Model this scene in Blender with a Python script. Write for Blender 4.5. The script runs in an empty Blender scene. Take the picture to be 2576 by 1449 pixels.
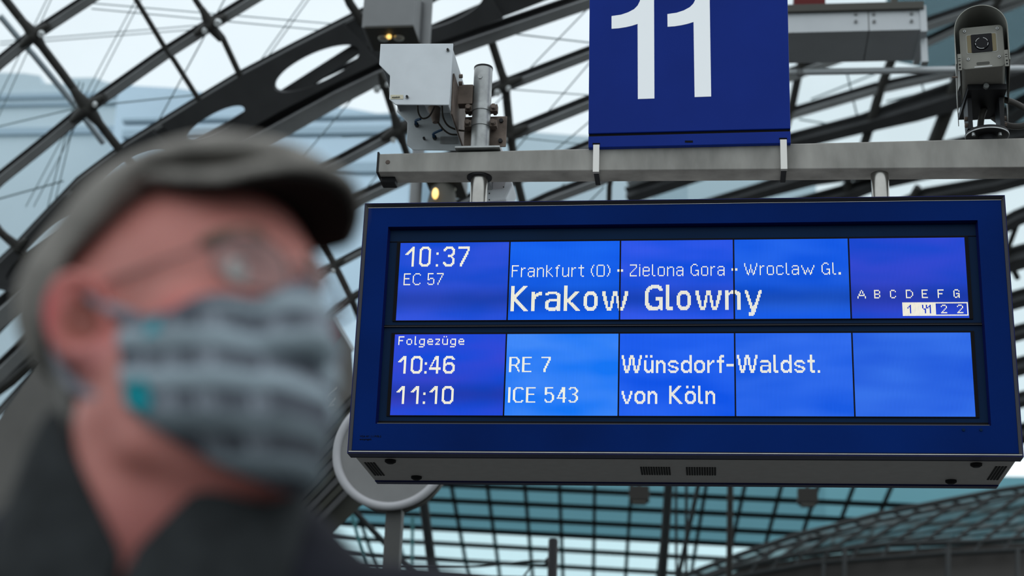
import bpy, math, random
import numpy as np
from mathutils import Vector, Matrix
random.seed(7)
C = bpy.context.scene.collection
SC = bpy.context.scene
PI = math.pi

# ------------------------------------------------------------------ camera
CZ = 1.28                                   # height of the photographer's lens above the platform
FPX = 4149.8                                # focal length in pixels of the 2576 px wide frame
YAW, PITCH, ROLL = -0.12759222, 0.34661823, 0.03689629
X0, ZT, BH, BY, BD = -1.10246887, 2.04027951 + CZ, 0.82453374, 4.79830729, 0.41   # departure board: left, top, height, front, depth
BW = 2.0
fwv = Vector((math.sin(YAW)*math.cos(PITCH), math.cos(YAW)*math.cos(PITCH), math.sin(PITCH)))
_r = Vector((math.cos(YAW), -math.sin(YAW), 0)); _u = _r.cross(fwv)
rv = _r*math.cos(ROLL) + _u*math.sin(ROLL); uv = rv.cross(fwv)
CAM = Vector((0, 0, CZ))
cd = bpy.data.cameras.new('camera'); cam = bpy.data.objects.new('camera', cd); C.objects.link(cam)
cam.matrix_world = Matrix(((rv.x, uv.x, -fwv.x, 0), (rv.y, uv.y, -fwv.y, 0), (rv.z, uv.z, -fwv.z, CZ), (0, 0, 0, 1)))
cd.sensor_width = 36; cd.lens = FPX/2576*36
cd.clip_start = 0.05; cd.clip_end = 800
cd.dof.use_dof = True
cd.dof.focus_distance = (Vector((X0 + 1, BY, ZT - .4)) - CAM).dot(fwv)
cd.dof.aperture_fstop = cd.lens/1000/0.0187
cd.dof.aperture_blades = 9
SC.camera = cam
# ------------------------------------------------------------------ overcast sky and exposure
SC.view_settings.view_transform = 'Standard'; SC.view_settings.look = 'None'
SC.view_settings.exposure = 0.0; SC.view_settings.gamma = 1.0
w = bpy.data.worlds.new('overcast'); SC.world = w; w.use_nodes = True
nt = w.node_tree; nt.nodes.clear()
bg = nt.nodes.new('ShaderNodeBackground'); out = nt.nodes.new('ShaderNodeOutputWorld')
tc = nt.nodes.new('ShaderNodeTexCoord'); sx = nt.nodes.new('ShaderNodeSeparateXYZ'); rp = nt.nodes.new('ShaderNodeValToRGB')
nt.links.new(tc.outputs['Generated'], sx.inputs[0]); nt.links.new(sx.outputs['Z'], rp.inputs[0])
rp.color_ramp.elements[0].position = 0.0; rp.color_ramp.elements[0].color = (.80, .93, .96, 1)
rp.color_ramp.elements[1].position = 0.6; rp.color_ramp.elements[1].color = (.90, .95, .99, 1)
nt.links.new(rp.outputs[0], bg.inputs[0]); bg.inputs[1].default_value = 1.22
nt.links.new(bg.outputs[0], out.inputs[0])

# ------------------------------------------------------------------ pixels of the photograph -> points of the place
def ray(px, py):
    return fwv + rv*((px - 1288)/FPX) - uv*((py - 724.5)/FPX)
def onY(px, py, Y):
    d = ray(px, py); return CAM + d*(Y/d.y)
def atD(px, py, D):
    return CAM + ray(px, py)*D
class Plane:
    def __init__(s, p, n): s.p = Vector(p); s.n = Vector(n).normalized()
    def at(s, px, py, off=0):               # off: along the normal
        d = ray(px, py); return CAM + d*(((s.p + s.n*off) - CAM).dot(s.n)/d.dot(s.n))

# ------------------------------------------------------------------ materials
def mat(name, col, rough=.5, metal=0, spec=.2, noise=0, nscale=8, bump=0, emit=None, estr=1, coat=0, sub=0, streak=0):
    m = bpy.data.materials.new(name); m.use_nodes = True
    t = m.node_tree; b = t.nodes['Principled BSDF']
    b.inputs['Base Color'].default_value = (*col, 1); b.inputs['Roughness'].default_value = rough
    b.inputs['Metallic'].default_value = metal; b.inputs['Specular IOR Level'].default_value = spec
    b.inputs['Coat Weight'].default_value = coat; b.inputs['Coat Roughness'].default_value = .08
    if emit: b.inputs['Emission Color'].default_value = (*emit, 1); b.inputs['Emission Strength'].default_value = estr
    if sub: b.inputs['Subsurface Weight'].default_value = sub; b.inputs['Subsurface Radius'].default_value = (.012, .004, .002)
    if noise or bump:
        c = t.nodes.new('ShaderNodeTexCoord'); n = t.nodes.new('ShaderNodeTexNoise')
        n.inputs['Scale'].default_value = nscale; n.inputs['Detail'].default_value = 6
        if streak:
            mp = t.nodes.new('ShaderNodeMapping'); mp.inputs['Scale'].default_value = (1, 1, streak)
            t.links.new(c.outputs['Object'], mp.inputs[0]); t.links.new(mp.outputs[0], n.inputs['Vector'])
        else:
            t.links.new(c.outputs['Object'], n.inputs['Vector'])
        if noise:
            r = t.nodes.new('ShaderNodeValToRGB')
            r.color_ramp.elements[0].position = .3; r.color_ramp.elements[1].position = .7
            r.color_ramp.elements[0].color = (*[max(0, v*(1 - noise)) for v in col], 1)
            r.color_ramp.elements[1].color = (*[min(1, v*(1 + noise)) for v in col], 1)
            t.links.new(n.outputs[0], r.inputs[0]); t.links.new(r.outputs[0], b.inputs['Base Color'])
        if bump:
            bp = t.nodes.new('ShaderNodeBump'); bp.inputs['Strength'].default_value = bump; bp.inputs['Distance'].default_value = .01
            t.links.new(n.outputs[0], bp.inputs['Height']); t.links.new(bp.outputs[0], b.inputs['Normal'])
    return m
def glassmat(name, tint, gloss=.06, rough=.02, frit=0, single=False):
    m = bpy.data.materials.new(name); m.use_nodes = True
    t = m.node_tree; t.nodes.clear()
    o = t.nodes.new('ShaderNodeOutputMaterial'); a = t.nodes.new('ShaderNodeBsdfTransparent'); g = t.nodes.new('ShaderNodeBsdfGlossy')
    mx = t.nodes.new('ShaderNodeMixShader'); mx.inputs[0].default_value = gloss
    c = t.nodes.new('ShaderNodeTexCoord'); n = t.nodes.new('ShaderNodeTexNoise'); n.inputs['Scale'].default_value = .35; n.inputs['Detail'].default_value = 5
    r = t.nodes.new('ShaderNodeValToRGB'); r.color_ramp.elements[0].position = .35; r.color_ramp.elements[1].position = .65
    tint = tint if single else [v**.5 for v in tint]                        # a pane has two faces
    r.color_ramp.elements[0].color = (*[v*.96 for v in tint], 1); r.color_ramp.elements[1].color = (*tint, 1)
    t.links.new(c.outputs['Object'], n.inputs['Vector']); t.links.new(n.outputs[0], r.inputs[0]); t.links.new(r.outputs[0], a.inputs[0])
    g.inputs['Roughness'].default_value = rough
    first = a.outputs[0]
    if frit:                                             # printed or frosted glass glows with the daylight on its other side
        tl = t.nodes.new('ShaderNodeBsdfTranslucent'); t.links.new(r.outputs[0], tl.inputs[0]); m0 = t.nodes.new('ShaderNodeMixShader'); m0.inputs[0].default_value = frit
        t.links.new(a.outputs[0], m0.inputs[1]); t.links.new(tl.outputs[0], m0.inputs[2]); first = m0.outputs[0]
    t.links.new(first, mx.inputs[1]); t.links.new(g.outputs[0], mx.inputs[2]); t.links.new(mx.outputs[0], o.inputs[0])
    return m
def lcdmat(name, ca, cb, seed):
    """A backlit liquid-crystal panel: fine vertical lines, an uneven backlight of tubes."""
    m = bpy.data.materials.new(name); m.use_nodes = True
    t = m.node_tree; b = t.nodes['Principled BSDF']
    b.inputs['Base Color'].default_value = (.001, .01, .06, 1); b.inputs['Roughness'].default_value = .25; b.inputs['Specular IOR Level'].default_value = .03
    c = t.nodes.new('ShaderNodeTexCoord'); mp = t.nodes.new('ShaderNodeMapping'); n = t.nodes.new('ShaderNodeTexNoise')
    mp.inputs['Location'].default_value = (seed*3.7, 0, seed*1.3); mp.inputs['Scale'].default_value = (3.0, 1, 9)
    n.inputs['Scale'].default_value = 1.2; n.inputs['Detail'].default_value = 1.5
    t.links.new(c.outputs['Object'], mp.inputs[0]); t.links.new(mp.outputs[0], n.inputs['Vector'])
    r = t.nodes.new('ShaderNodeValToRGB'); e = r.color_ramp.elements
    e[0].position = .33; e[0].color = (*ca, 1); e[1].position = .66; e[1].color = (*cb, 1)
    t.links.new(n.outputs[0], r.inputs[0])
    wv = t.nodes.new('ShaderNodeTexWave'); wv.bands_direction = 'X'; wv.inputs['Scale'].default_value = 2*PI/(.00375*20); wv.inputs['Distortion'].default_value = 0
    t.links.new(c.outputs['Object'], wv.inputs['Vector'])
    mr = t.nodes.new('ShaderNodeMapRange'); mr.inputs['To Min'].default_value = .78; mr.inputs['To Max'].default_value = 1.14
    t.links.new(wv.outputs['Fac'], mr.inputs['Value'])
    # the tubes behind leave a duller band low on the panel
    s = t.nodes.new('ShaderNodeSeparateXYZ'); t.links.new(c.outputs['Object'], s.inputs[0])
    r2 = t.nodes.new('ShaderNodeValToRGB'); r2.color_ramp.interpolation = 'B_SPLINE'
    ma = t.nodes.new('ShaderNodeMapRange'); ma.inputs['From Min'].default_value = -.13; ma.inputs['From Max'].default_value = .13
    t.links.new(s.outputs['Z'], ma.inputs['Value']); t.links.new(ma.outputs[0], r2.inputs[0])
    ee = r2.color_ramp.elements; ee[0].position = 0; ee[0].color = (1, 1, 1, 1); ee[1].position = 1; ee[1].color = (1, 1, 1, 1)
    for p, v in ((.10, .95), (.26, .42), (.44, .95)) if seed < 6 else ((.5, .96),):
        x = ee.new(p); x.color = (v, v, v, 1)
    m1 = t.nodes.new('ShaderNodeVectorMath'); m1.operation = 'MULTIPLY'; m2 = t.nodes.new('ShaderNodeVectorMath'); m2.operation = 'SCALE'
    t.links.new(r.outputs[0], m1.inputs[0]); t.links.new(r2.outputs[0], m1.inputs[1])
    t.links.new(m1.outputs[0], m2.inputs[0]); t.links.new(mr.outputs[0], m2.inputs['Scale'])
    t.links.new(m2.outputs[0], b.inputs['Emission Color']); b.inputs['Emission Strength'].default_value = 1
    return m
M = {}
M['navy'] = mat('navy_gloss', (.0001, .0150, .118), .18, spec=.03, noise=.22, nscale=2.2)
M['navy_dull'] = mat('navy_recess', (.0004, .014, .05), .35, spec=.06, noise=.15, nscale=3)
M['navy_edge'] = mat('navy_lacquer', (.004, .007, .07), .35, spec=.15)
M['trim'] = mat('dark_anodised', (.055, .055, .065), .36, metal=.6)
M['case'] = mat('silver_case', (.56, .55, .54), .45, metal=.1, noise=.04, nscale=30)
M['black'] = mat('black_rubber', (.008, .008, .009), .6)
M['gapblack'] = mat('black_gap', (.002, .002, .004), .6, spec=.1)
M['text'] = mat('lit_characters', (.03, .03, .025), .5, spec=.05, emit=(.98, .92, .62), estr=1.18)
M['beam'] = mat('weathered_steel', (.285, .275, .255), .6, metal=.08, noise=.34, nscale=9, bump=.08, streak=.35)
M['steel'] = mat('brushed_stainless', (.36, .35, .33), .26, metal=1, noise=.12, nscale=20)
M['galv'] = mat('galvanised_steel', (.33, .34, .34), .4, metal=.7, noise=.2, nscale=25)
M['strap'] = mat('bright_strap', (.56, .545, .52), .3, metal=.7)
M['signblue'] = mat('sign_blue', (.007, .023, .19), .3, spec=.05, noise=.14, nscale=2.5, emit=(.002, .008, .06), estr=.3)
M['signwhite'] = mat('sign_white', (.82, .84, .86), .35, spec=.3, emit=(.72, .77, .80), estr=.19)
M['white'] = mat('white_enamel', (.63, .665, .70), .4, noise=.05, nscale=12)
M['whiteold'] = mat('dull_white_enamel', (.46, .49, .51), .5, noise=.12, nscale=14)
M['rust'] = mat('rusty_plate', (.135, .105, .088), .6, metal=.3, noise=.35, nscale=22)
M['brass'] = mat('dull_name_plate', (.50, .47, .36), .4, metal=.3)
M['cable'] = mat('cable_brown', (.035, .028, .022), .5)
M['blueplug'] = mat('blue_plug', (.01, .04, .09), .5)
M['camgrey'] = mat('camera_grey', (.23, .225, .20), .5, noise=.06, nscale=20)
M['camhood'] = mat('camera_hood', (.30, .30, .27), .42, noise=.06, nscale=15)
M['blackmetal'] = mat('black_metal', (.014, .014, .016), .42)
M['tan'] = mat('tan_panel', (.20, .165, .095), .5)
M['lens'] = mat('lens_black', (.003, .003, .005), .08, spec=.15)
M['ringprint'] = mat('ring_print', (.55, .55, .55), .5)
M['conduit'] = mat('grey_conduit', (.075, .07, .065), .5)
M['girder'] = mat('roof_steel_paint', (.30, .305, .31), .5, noise=.12, nscale=3)
M['girderdark'] = mat('roof_steel_dark', (.05, .05, .052), .55, noise=.15, nscale=3)
M['cast'] = mat('cast_node', (.052, .05, .047), .55)
M['pale'] = mat('pale_outer_steel', (.42, .46, .49), .5)
M['wire'] = mat('thin_wire', (.24, .33, .35), .4, metal=.3)
M['washer'] = mat('white_washer', (.85, .87, .88), .35)
M['lumgrey'] = mat('luminaire_grey', (.20, .205, .21), .45, noise=.06, nscale=6)
M['lumgreydark'] = mat('luminaire_frame', (.07, .068, .06), .5)
M['lamp'] = mat('warm_lamp', (.8, .6, .3), .4, emit=(1, .62, .16), estr=1.5)
M['reflector'] = mat('lamp_reflector', (.5, .47, .4), .3, metal=.8)
M['duct'] = mat('duct_grey', (.47, .49, .51), .4, metal=.2, noise=.05, nscale=4)
M['disc'] = mat('disc_grey', (.20, .20, .20), .5, noise=.05, nscale=10)
M['rim'] = mat('disc_rim', (.43, .43, .45), .4)
M['post'] = mat('post_paint', (.075, .075, .073), .5, noise=.1, nscale=5)
M['concrete'] = mat('grey_cladding', (.115, .11, .104), .7, noise=.12, nscale=2.5, bump=.05)
M['graffiti'] = mat('chalk_scrawl', (.48, .46, .42), .8)
M['red'] = mat('dark_red_paint', (.10, .008, .008), .5)
M['rib'] = mat('ribbed_soffit', (.032, .032, .026), .6, noise=.2, nscale=4)
M['farsteel'] = mat('far_steel', (.014, .017, .018), .6)
M['farpale'] = mat('far_glazing_bar', (.05, .17, .18), .5)
M['brown'] = mat('brown_girder', (.026, .024, .022), .6)
M['facade'] = mat('mirror_glass_building', (.50, .62, .72), .25, metal=.75, noise=.1, nscale=.12)
M['facade2'] = mat('pale_building', (.62, .72, .78), .6, noise=.08, nscale=.1)
M['band'] = mat('window_band', (.36, .46, .54), .3, metal=.6)
M['floor'] = mat('platform_paving', (.045, .044, .042), .7, noise=.15, nscale=2)
M['glass'] = glassmat('clear_roof_glass', (.88, .92, .94), .03)
M['glassb'] = glassmat('side_roof_glass', (.72, .79, .81), .03)
M['glassdark'] = glassmat('tinted_roof_glass', (.12, .18, .20), .05, .15)
M['glassd'] = glassmat('hall_glass_clear', (.72, .93, .95), .03, .2, .8, True)
M['glasst'] = glassmat('hall_glass_tinted', (.11, .25, .29), .05, .2, .7, True)
M['glasse'] = glassmat('vault_glass', (.34, .47, .49), .06, .25, .5, True)

# ------------------------------------------------------------------ mesh helpers
class MB:
    """Collects world-space geometry; build() links it as one mesh object."""
    def __init__(s): s.v = []; s.f = []
    def add(s, vs, fs):
        b = len(s.v); s.v += [Vector(p) for p in vs]; s.f += [[b + i for i in f] for f in fs]; return s
    def quad(s, a, b, c, d): return s.add([a, b, c, d], [[0, 1, 2, 3]])
    def box(s, lo, hi):
        (a, b, c), (d, e, f) = lo, hi
        return s.hexa([(a, b, c), (d, b, c), (d, e, c), (a, e, c), (a, b, f), (d, b, f), (d, e, f), (a, e, f)])
    def hexa(s, p):
        return s.add(p, [[3, 2, 1, 0], [4, 5, 6, 7], [0, 1, 5, 4], [1, 2, 6, 5], [2, 3, 7, 6], [3, 0, 4, 7]])
    def prism(s, pts, off):
        """A flat outline pushed along the vector off."""
        n = len(pts); off = Vector(off)
        vs = [Vector(p) for p in pts] + [Vector(p) + off for p in pts]
        return s.add(vs, [list(range(n))[::-1], list(range(n, 2*n))] + [[i, (i+1) % n, n + (i+1) % n, n + i] for i in range(n)])
    def tube(s, path, r, n=10, cap=True, closed=False):
        path = [Vector(p) for p in path]; k = len(path); rs = r if isinstance(r, (list, tuple)) else [r]*k
        vs = []; prev = None
        for i in range(k):
            if closed: t = path[(i+1) % k] - path[i-1]
            else: t = path[min(i+1, k-1)] - path[max(i-1, 0)]
            t.normalize()
            if prev is None:
                a = t.cross(Vector((0, 0, 1)))
                if a.length < .05: a = t.cross(Vector((1, 0, 0)))
            else: a = prev - t*prev.dot(t)
            a.normalize(); prev = a; b = t.cross(a)
            for j in range(n):
                th = 2*PI*j/n; vs.append(path[i] + (a*math.cos(th) + b*math.sin(th))*rs[i])
        fs = []
        for i in range(k if closed else k-1):
            i2 = (i+1) % k
            for j in range(n): fs.append([i*n+j, i*n+(j+1) % n, i2*n+(j+1) % n, i2*n+j])
        if cap and not closed: fs += [list(range(n))[::-1], [(k-1)*n + j for j in range(n)]]
        return s.add(vs, fs)
    def cyl(s, a, b, r, n=24): return s.tube([a, b], r, n)
    def ball(s, c, r, nu=16, nv=10, sc=(1, 1, 1)):
        c = Vector(c); vs = [c + Vector((0, 0, r*sc[2]))]; fs = []
        for i in range(1, nv):
            th = PI*i/nv
            for j in range(nu):
                ph = 2*PI*j/nu
                vs.append(c + Vector((r*sc[0]*math.sin(th)*math.cos(ph), r*sc[1]*math.sin(th)*math.sin(ph), r*sc[2]*math.cos(th))))
        vs.append(c - Vector((0, 0, r*sc[2]))); L = len(vs) - 1
        for j in range(nu):
            fs.append([0, 1+j, 1+(j+1) % nu]); fs.append([L, L-nu+(j+1) % nu, L-nu+j])
        for i in range(nv-2):
            for j in range(nu):
                a = 1+i*nu+j; b = 1+i*nu+(j+1) % nu; fs.append([a, a+nu, b+nu, b])
        return s.add(vs, fs)
    def bar(s, a, b, w, h, up):
        """A straight bar of width w (across) and height h (along up)."""
        a, b, up = Vector(a), Vector(b), Vector(up); t = (b-a).normalized(); sd = t.cross(up).normalized(); u = sd.cross(t)
        p = []
        for q in (a, b):
            p += [q - sd*w/2 - u*h/2, q + sd*w/2 - u*h/2, q + sd*w/2 + u*h/2, q - sd*w/2 + u*h/2]
        return s.hexa([p[0], p[1], p[5], p[4], p[3], p[2], p[6], p[7]])
    def build(s, name, m, parent=None, smooth=False, origin=None, bevel=0):
        if parent is not None: o0 = world_loc(parent)
        elif origin is not None: o0 = Vector(origin)
        else:
            lo = Vector([min(v[i] for v in s.v) for i in range(3)]); hi = Vector([max(v[i] for v in s.v) for i in range(3)])
            o0 = Vector(((lo.x+hi.x)/2, (lo.y+hi.y)/2, lo.z))
        oc = o0
        if parent is not None and origin is not None: oc = Vector(origin)
        me = bpy.data.meshes.new(name); me.from_pydata([tuple(v - oc) for v in s.v], [], s.f); me.update()
        import bmesh
        bm = bmesh.new(); bm.from_mesh(me); bmesh.ops.recalc_face_normals(bm, faces=bm.faces); bm.to_mesh(me); bm.free()
        if smooth:
            for p in me.polygons: p.use_smooth = True
        me.materials.append(M[m] if isinstance(m, str) else m)
        o = bpy.data.objects.new(name, me); C.objects.link(o)
        if parent is not None: o.parent = parent; o.location = oc - o0
        else: o.location = oc
        if bevel:
            bv = o.modifiers.new('bevel', 'BEVEL'); bv.width = bevel; bv.segments = 2; bv.limit_method = 'ANGLE'
        return o
def world_loc(o):
    v = Vector(o.location)
    while o.parent is not None: o = o.parent; v = v + Vector(o.location)
    return v
def tag(o, label, cat, group=None, kind=None):
    o['label'] = label; o['category'] = cat
    if group: o['group'] = group
    if kind: o['kind'] = kind
    return o
def thing(name, loc, label, cat, group=None):
    o = bpy.data.objects.new(name, None); C.objects.link(o); o.location = loc; o.empty_display_size = .1
    return tag(o, label, cat, group)
def smoothed(o, angle=40):
    me = o.data
    for p in me.polygons: p.use_smooth = True
    me.set_sharp_from_angle(angle=math.radians(angle))
    return o

# ================================================================== the glass hall
UP = Vector((0, 0, 1))
PA = Plane((0, 0, 14 + CZ), (0, .6, 1))                    # near roof, sloping down away from the platform
PBk = Plane((0, 0, 27 + CZ), (0, .6, 1))                   # the farther bay seen right of the sign
def pxm(P): return (P - CAM).dot(fwv)/FPX                  # metres per photo pixel at a point
def pane(name, pl, pts, off, m, label, kind='structure'):
    P = [pl.at(x, y, off) for x, y in pts]
    o = MB().prism(P, pl.n*.03).build(name, m); o['kind'] = kind; o['label'] = label; return o
pane('ceiling', PA, [(-260, -260), (1730, -260), (1730, 700), (1000, 760), (-260, 1330)], .12, 'glass', 'clear glass roof of the near bay')
pane('ceiling', PBk, [(1640, -260), (3000, -260), (3000, 1180), (1640, 1100)], .2, 'glassb', 'clear glass roof of the farther bay right of the sign')
pane('ceiling', PBk, [(2230, -260), (2800, -260), (2800, 250), (2560, 330), (2420, 190), (2230, 150)], .05, 'glassdark', 'dark tinted roof glass behind the security camera')
GB = 'girders of the farther bay right of the sign'
def girder(pl, pts, wpx, label, deep=1.0, m='girder', name='roof_girder', group='diagonal girders of the near glass roof', mw='girderdark'):
    """A welded I-section following the photo points over the roof plane; flanges and web are its parts."""
    if group == GB:                                      # these run on behind the sign and the board
        pts = list(pts)
        if isinstance(wpx, list) and len(wpx) == len(pts) - 1: wpx = wpx + wpx[-1:]
        (ax, ay), (bx_, by_) = pts[0], pts[1]; k_ = (by_ - ay)/(bx_ - ax)
        if ax < 2100 or ay > 400:
            L_ = min(700, (1080 - ay)/max(.05, -k_)) if ax > 2300 else 320
            pts = [(ax - L_, ay - k_*L_)] + pts; wpx = [wpx[0]] + wpx if isinstance(wpx, list) else wpx
        (ax, ay), (bx_, by_) = pts[-2], pts[-1]; k_ = (by_ - ay)/(bx_ - ax)
        pts = pts + [(bx_ + 260, by_ + k_*260)]; wpx = wpx + [wpx[-1]] if isinstance(wpx, list) else wpx
    P = [pl.at(x, y) for x, y in pts]; k = len(P)
    if not isinstance(wpx, (list, tuple)): wpx = [wpx]*k
    root = thing(name, P[0], label, 'girder', group)
    N = -pl.n
    def strip(w, d0, d1):
        vs = []; fs = []
        for i in range(k):
            t = (P[min(i+1, k-1)] - P[max(i-1, 0)]).normalized(); b = t.cross(N).normalized(); s = pxm(P[i])*wpx[i]
            hw = s*w/2
            vs += [P[i] - b*hw + N*s*d0, P[i] + b*hw + N*s*d0, P[i] + b*hw + N*s*d1, P[i] - b*hw + N*s*d1]
        for i in range(k-1):
            for j in range(4): fs.append([i*4 + j, i*4 + (j+1) % 4, i*4 + 4 + (j+1) % 4, i*4 + 4 + j])
        fs += [[3, 2, 1, 0], [k*4-4, k*4-3, k*4-2, k*4-1]]
        return MB().add(vs, fs)
    strip(1.0, -.12*deep, 0).build('upper_flange', mw, root)
    strip(.46, 0, .42*deep).build('web', mw, root)
    strip(.60, .42*deep, .56*deep).build('lower_flange', m, root)
    return root
def strut(pl, pts, wpx, label, m='cast', name='roof_strut', group='cross struts between the girders of the near roof', cat='strut', off=-.05):
    P = [pl.at(x, y, off) for x, y in pts]
    o = smoothed(MB().tube(P, [max(.02, pxm(q)*wpx/2*1.05) for q in P], 8).build(name, m), 50)
    return tag(o, label, cat, group)
def wire(pl, a, b, px, label, off=.06, group='thin bracing wires of the near roof', m='wire'):
    A, B = pl.at(*a, off), pl.at(*b, off)
    o = smoothed(MB().tube([A, B], [pxm(A)*px*.36, pxm(B)*px*.36], 6).build('bracing_wire', m), 80)
    return tag(o, label, 'wire', group)
def node(pl, x, y, rpx, label, holes=(), arms=()):
    """A cast cross-shaped node with short tapering arms and white discs standing for sky-bright holes."""
    c = pl.at(x, y, -.09); s = pxm(c); rpx *= 1.2; root = thing('cast_node', c, label, 'node', 'cast steel nodes where girders and struts cross')
    m = MB()
    for ax, ay in arms:
        e = pl.at(ax, ay, -.09); d = (e - c); L = min(d.length, s*rpx*2.6); e = c + d.normalized()*L
        m.tube([c, (c+e)/2, e], [s*rpx*.85, s*rpx*.62, s*rpx*.36], 8)
    m.ball(c, s*rpx*.92, 12, 8); smoothed(m.build('casting', 'cast', root), 60)
    for hx_, hy_, hr in holes:
        q = pl.at(hx_, hy_, -.13); smoothed(MB().cyl(q, q - pl.n*.03, pxm(q)*hr, 16).build('washer', 'washer', root))  # white discs painted for the bright sky seen through the casting's holes
    return root
girder(PA, [(-60, 212), (0, 157), (85, 88), (220, 0), (330, -72)], 32, 'short diagonal girder across the top left corner of the roof')
girder(PA, [(-60, 505), (0, 450), (110, 362), (220, 272), (410, 138), (533, 60), (634, -2), (760, -80)], 34, 'long diagonal girder next below the corner one, passing two cast nodes')
girder(PA, [(-60, 720), (40, 625), (100, 560), (200, 455), (320, 365), (500, 253), (604, 190), (745, 116), (894, 41), (1000, -12), (1080, -60)], 24, 'upper chord of the deep girder with oval holes', mw='girderdark')
girder(PA, [(-60, 850), (0, 790), (200, 625), (380, 490), (560, 395), (708, 312), (857, 230), (960, 180), (1150, 111), (1300, 60), (1500, -8), (1600, -50)], [70]*6 + [64, 56, 52, 48, 46, 46], 'thick lower chord under the oval holes, behind the luminaire')
girder(PA, [(-60, 1010), (350, 700), (700, 492), (830, 420), (1003, 327), (1130, 268), (1271, 213), (1483, 132), (1600, 92)], 34, 'straight girder running behind the white equipment box to the sign')
girder(PA, [(300, 880), (620, 660), (820, 545), (900, 500), (1030, 440), (1172, 380), (1283, 337), (1483, 256), (1600, 214)], 36, 'straight girder passing just above the beam end to the sign')
girder(PA, [(1000, 590), (1220, 482), (1320, 440), (1445, 382), (1560, 334), (1640, 305)], 30, 'girder dipping behind the beam left of the sign')
girder(PA, [(1120, 620), (1300, 536), (1383, 497), (1500, 453), (1600, 410), (1680, 380)], 34, 'girder in the gap between beam and board')
# the deep web with oval holes between the two chords
def holed_web():
    up = [(-60, 720), (40, 625), (200, 455), (320, 365), (500, 253), (604, 190), (745, 116), (894, 41), (1000, -12), (1100, -70), (1520, -290)]
    lo = [(-60, 815), (0, 765), (200, 600), (380, 465), (560, 362), (708, 276), (857, 200), (960, 152), (1150, 85), (1300, 30), (1520, -55)]
    def along(pl, t):
        for i in range(len(pl) - 1):
            if pl[i][0] <= t <= pl[i+1][0]:
                k = (t - pl[i][0])/(pl[i+1][0] - pl[i][0]); return (t, pl[i][1] + k*(pl[i+1][1] - pl[i][1]))
        return pl[-1]
    # surface parameter s along, v across (0 top chord, 1 lower chord)
    def at(s, v):
        a = along(up, s - 45); b = along(lo, s + 45)
        q = (a[0] + (b[0] - a[0])*v, a[1] + (b[1] - a[1])*v); return PA.at(*q, -.04 - .12*v)
    holes = [(795, 188, 104, .5), (540, 328, 72, .55), (1110, 25, 100, .5), (330, 470, 90, .5), (110, 660, 90, .5)]
    m = MB(); edges = [-20]
    cells = []
    hs = sorted(holes); 
    s_prev = -20
    for hx_, hy_, hl, hv in hs:
        a, b = hx_ - hl - 12, hx_ + hl + 12
        if a > s_prev: cells.append((s_prev, a, None))
        cells.append((max(a, s_prev), b, (hx_, hl))); s_prev = b
    cells.append((s_prev, 1400, None)); n = 40
    for a, b, h in cells:
        if h is None:
            k = max(2, int((b-a)/40))
            for i in range(k):
                p, q = a + (b-a)*i/k, a + (b-a)*(i+1)/k; m.quad(at(p, 0), at(q, 0), at(q, 1), at(p, 1))
        else:
            cx_, hl = h; inner = []; outer = []
            for i in range(n):
                th = 2*PI*i/n; c, s = math.cos(th), math.sin(th)
                inner.append(at(cx_ + hl*c, .57 + (.30 if hl > 100 or cx_ < 400 else .20)*s))
                mx = max(abs(c), abs(s)); u = c/mx; v = s/mx
                outer.append(at(a + (b-a)*(u+1)/2, min(1, max(0, (v+1)/2))))
            bs = len(m.v); m.v += inner + outer
            for i in range(n): m.f.append([bs + i, bs + (i+1) % n, bs + n + (i+1) % n, bs + n + i])
    o = m.build('deep_girder_web', 'girderdark'); sd = o.modifiers.new('solid', 'SOLIDIFY'); sd.thickness = .05
    return tag(o, 'dark steel web plate with a row of long oval holes', 'girder')
holed_web()
G_ST = 'cross struts between the girders of the near roof'
S = [([(5, -12), (85, 90), (155, 182), (220, 272), (300, 375), (340, 425)], 21, 'dark strut crossing two cast nodes at the upper left'),
     ([(330, -25), (343, 0), (410, 112), (440, 155), (500, 250)], 13, 'thin strut between the second girder and the oval-holed girder'),
     ([(478, -30), (492, 0), (533, 62), (560, 95), (604, 190), (655, 282)], 15, 'strut running down from the upper middle node to the oval-holed web'),
     ([(860, -40), (880, 8), (912, 56)], 22, 'short dark strut left of the grey luminaire'),
     ([(960, 195), (1003, 327), (1028, 400)], 19, 'strut descending left of the white equipment box'),
     ([(1232, 90), (1271, 213), (1283, 337), (1293, 400), (1303, 462), (1315, 512)], 21, 'tall strut seen just right of the stub post'),
     ([(1540, 430), (1533, 470), (1532, 510)], 13, 'short upright strut in the gap left of the board middle'),
     ([(-60, 505), (0, 583), (45, 625), (90, 670)], 20, 'strut reaching the man\'s cap from the left edge'),
     ([(-40, 1010), (30, 960), (95, 900)], 22, 'low strut behind the man\'s collar at the left edge'),
     ([(812, 610), (842, 667), (883, 750), (905, 800)], 17, 'strut beside the cap peak and the board edge')]
for p, wd, lb in S: strut(PA, p, wd, lb)
strut(PA, [(20, -20), (0, 40), (50, 100), (86, 140), (186, 262), (260, 360)][1:], 15, 'pale strut on the outer side of the glass at the left', m='pale', name='outer_strut', off=.3)
girder(PA, [(420, 960), (700, 745), (842, 667), (902, 635), (1060, 560)], 22, 'short girder glimpsed between cap peak and board')
girder(PA, [(560, 1000), (880, 752), (1000, 680)], 20, 'lower short girder glimpsed left of the board')
girder(PA, [(-60, 985), (0, 935), (70, 868), (140, 800)], 48, 'wide grey girder behind the cap at the left edge', m='girder')
girder(PA, [(-60, 1085), (0, 1035), (90, 935), (140, 880)], 20, 'narrow girder under the wide grey one at the left edge')
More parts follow.
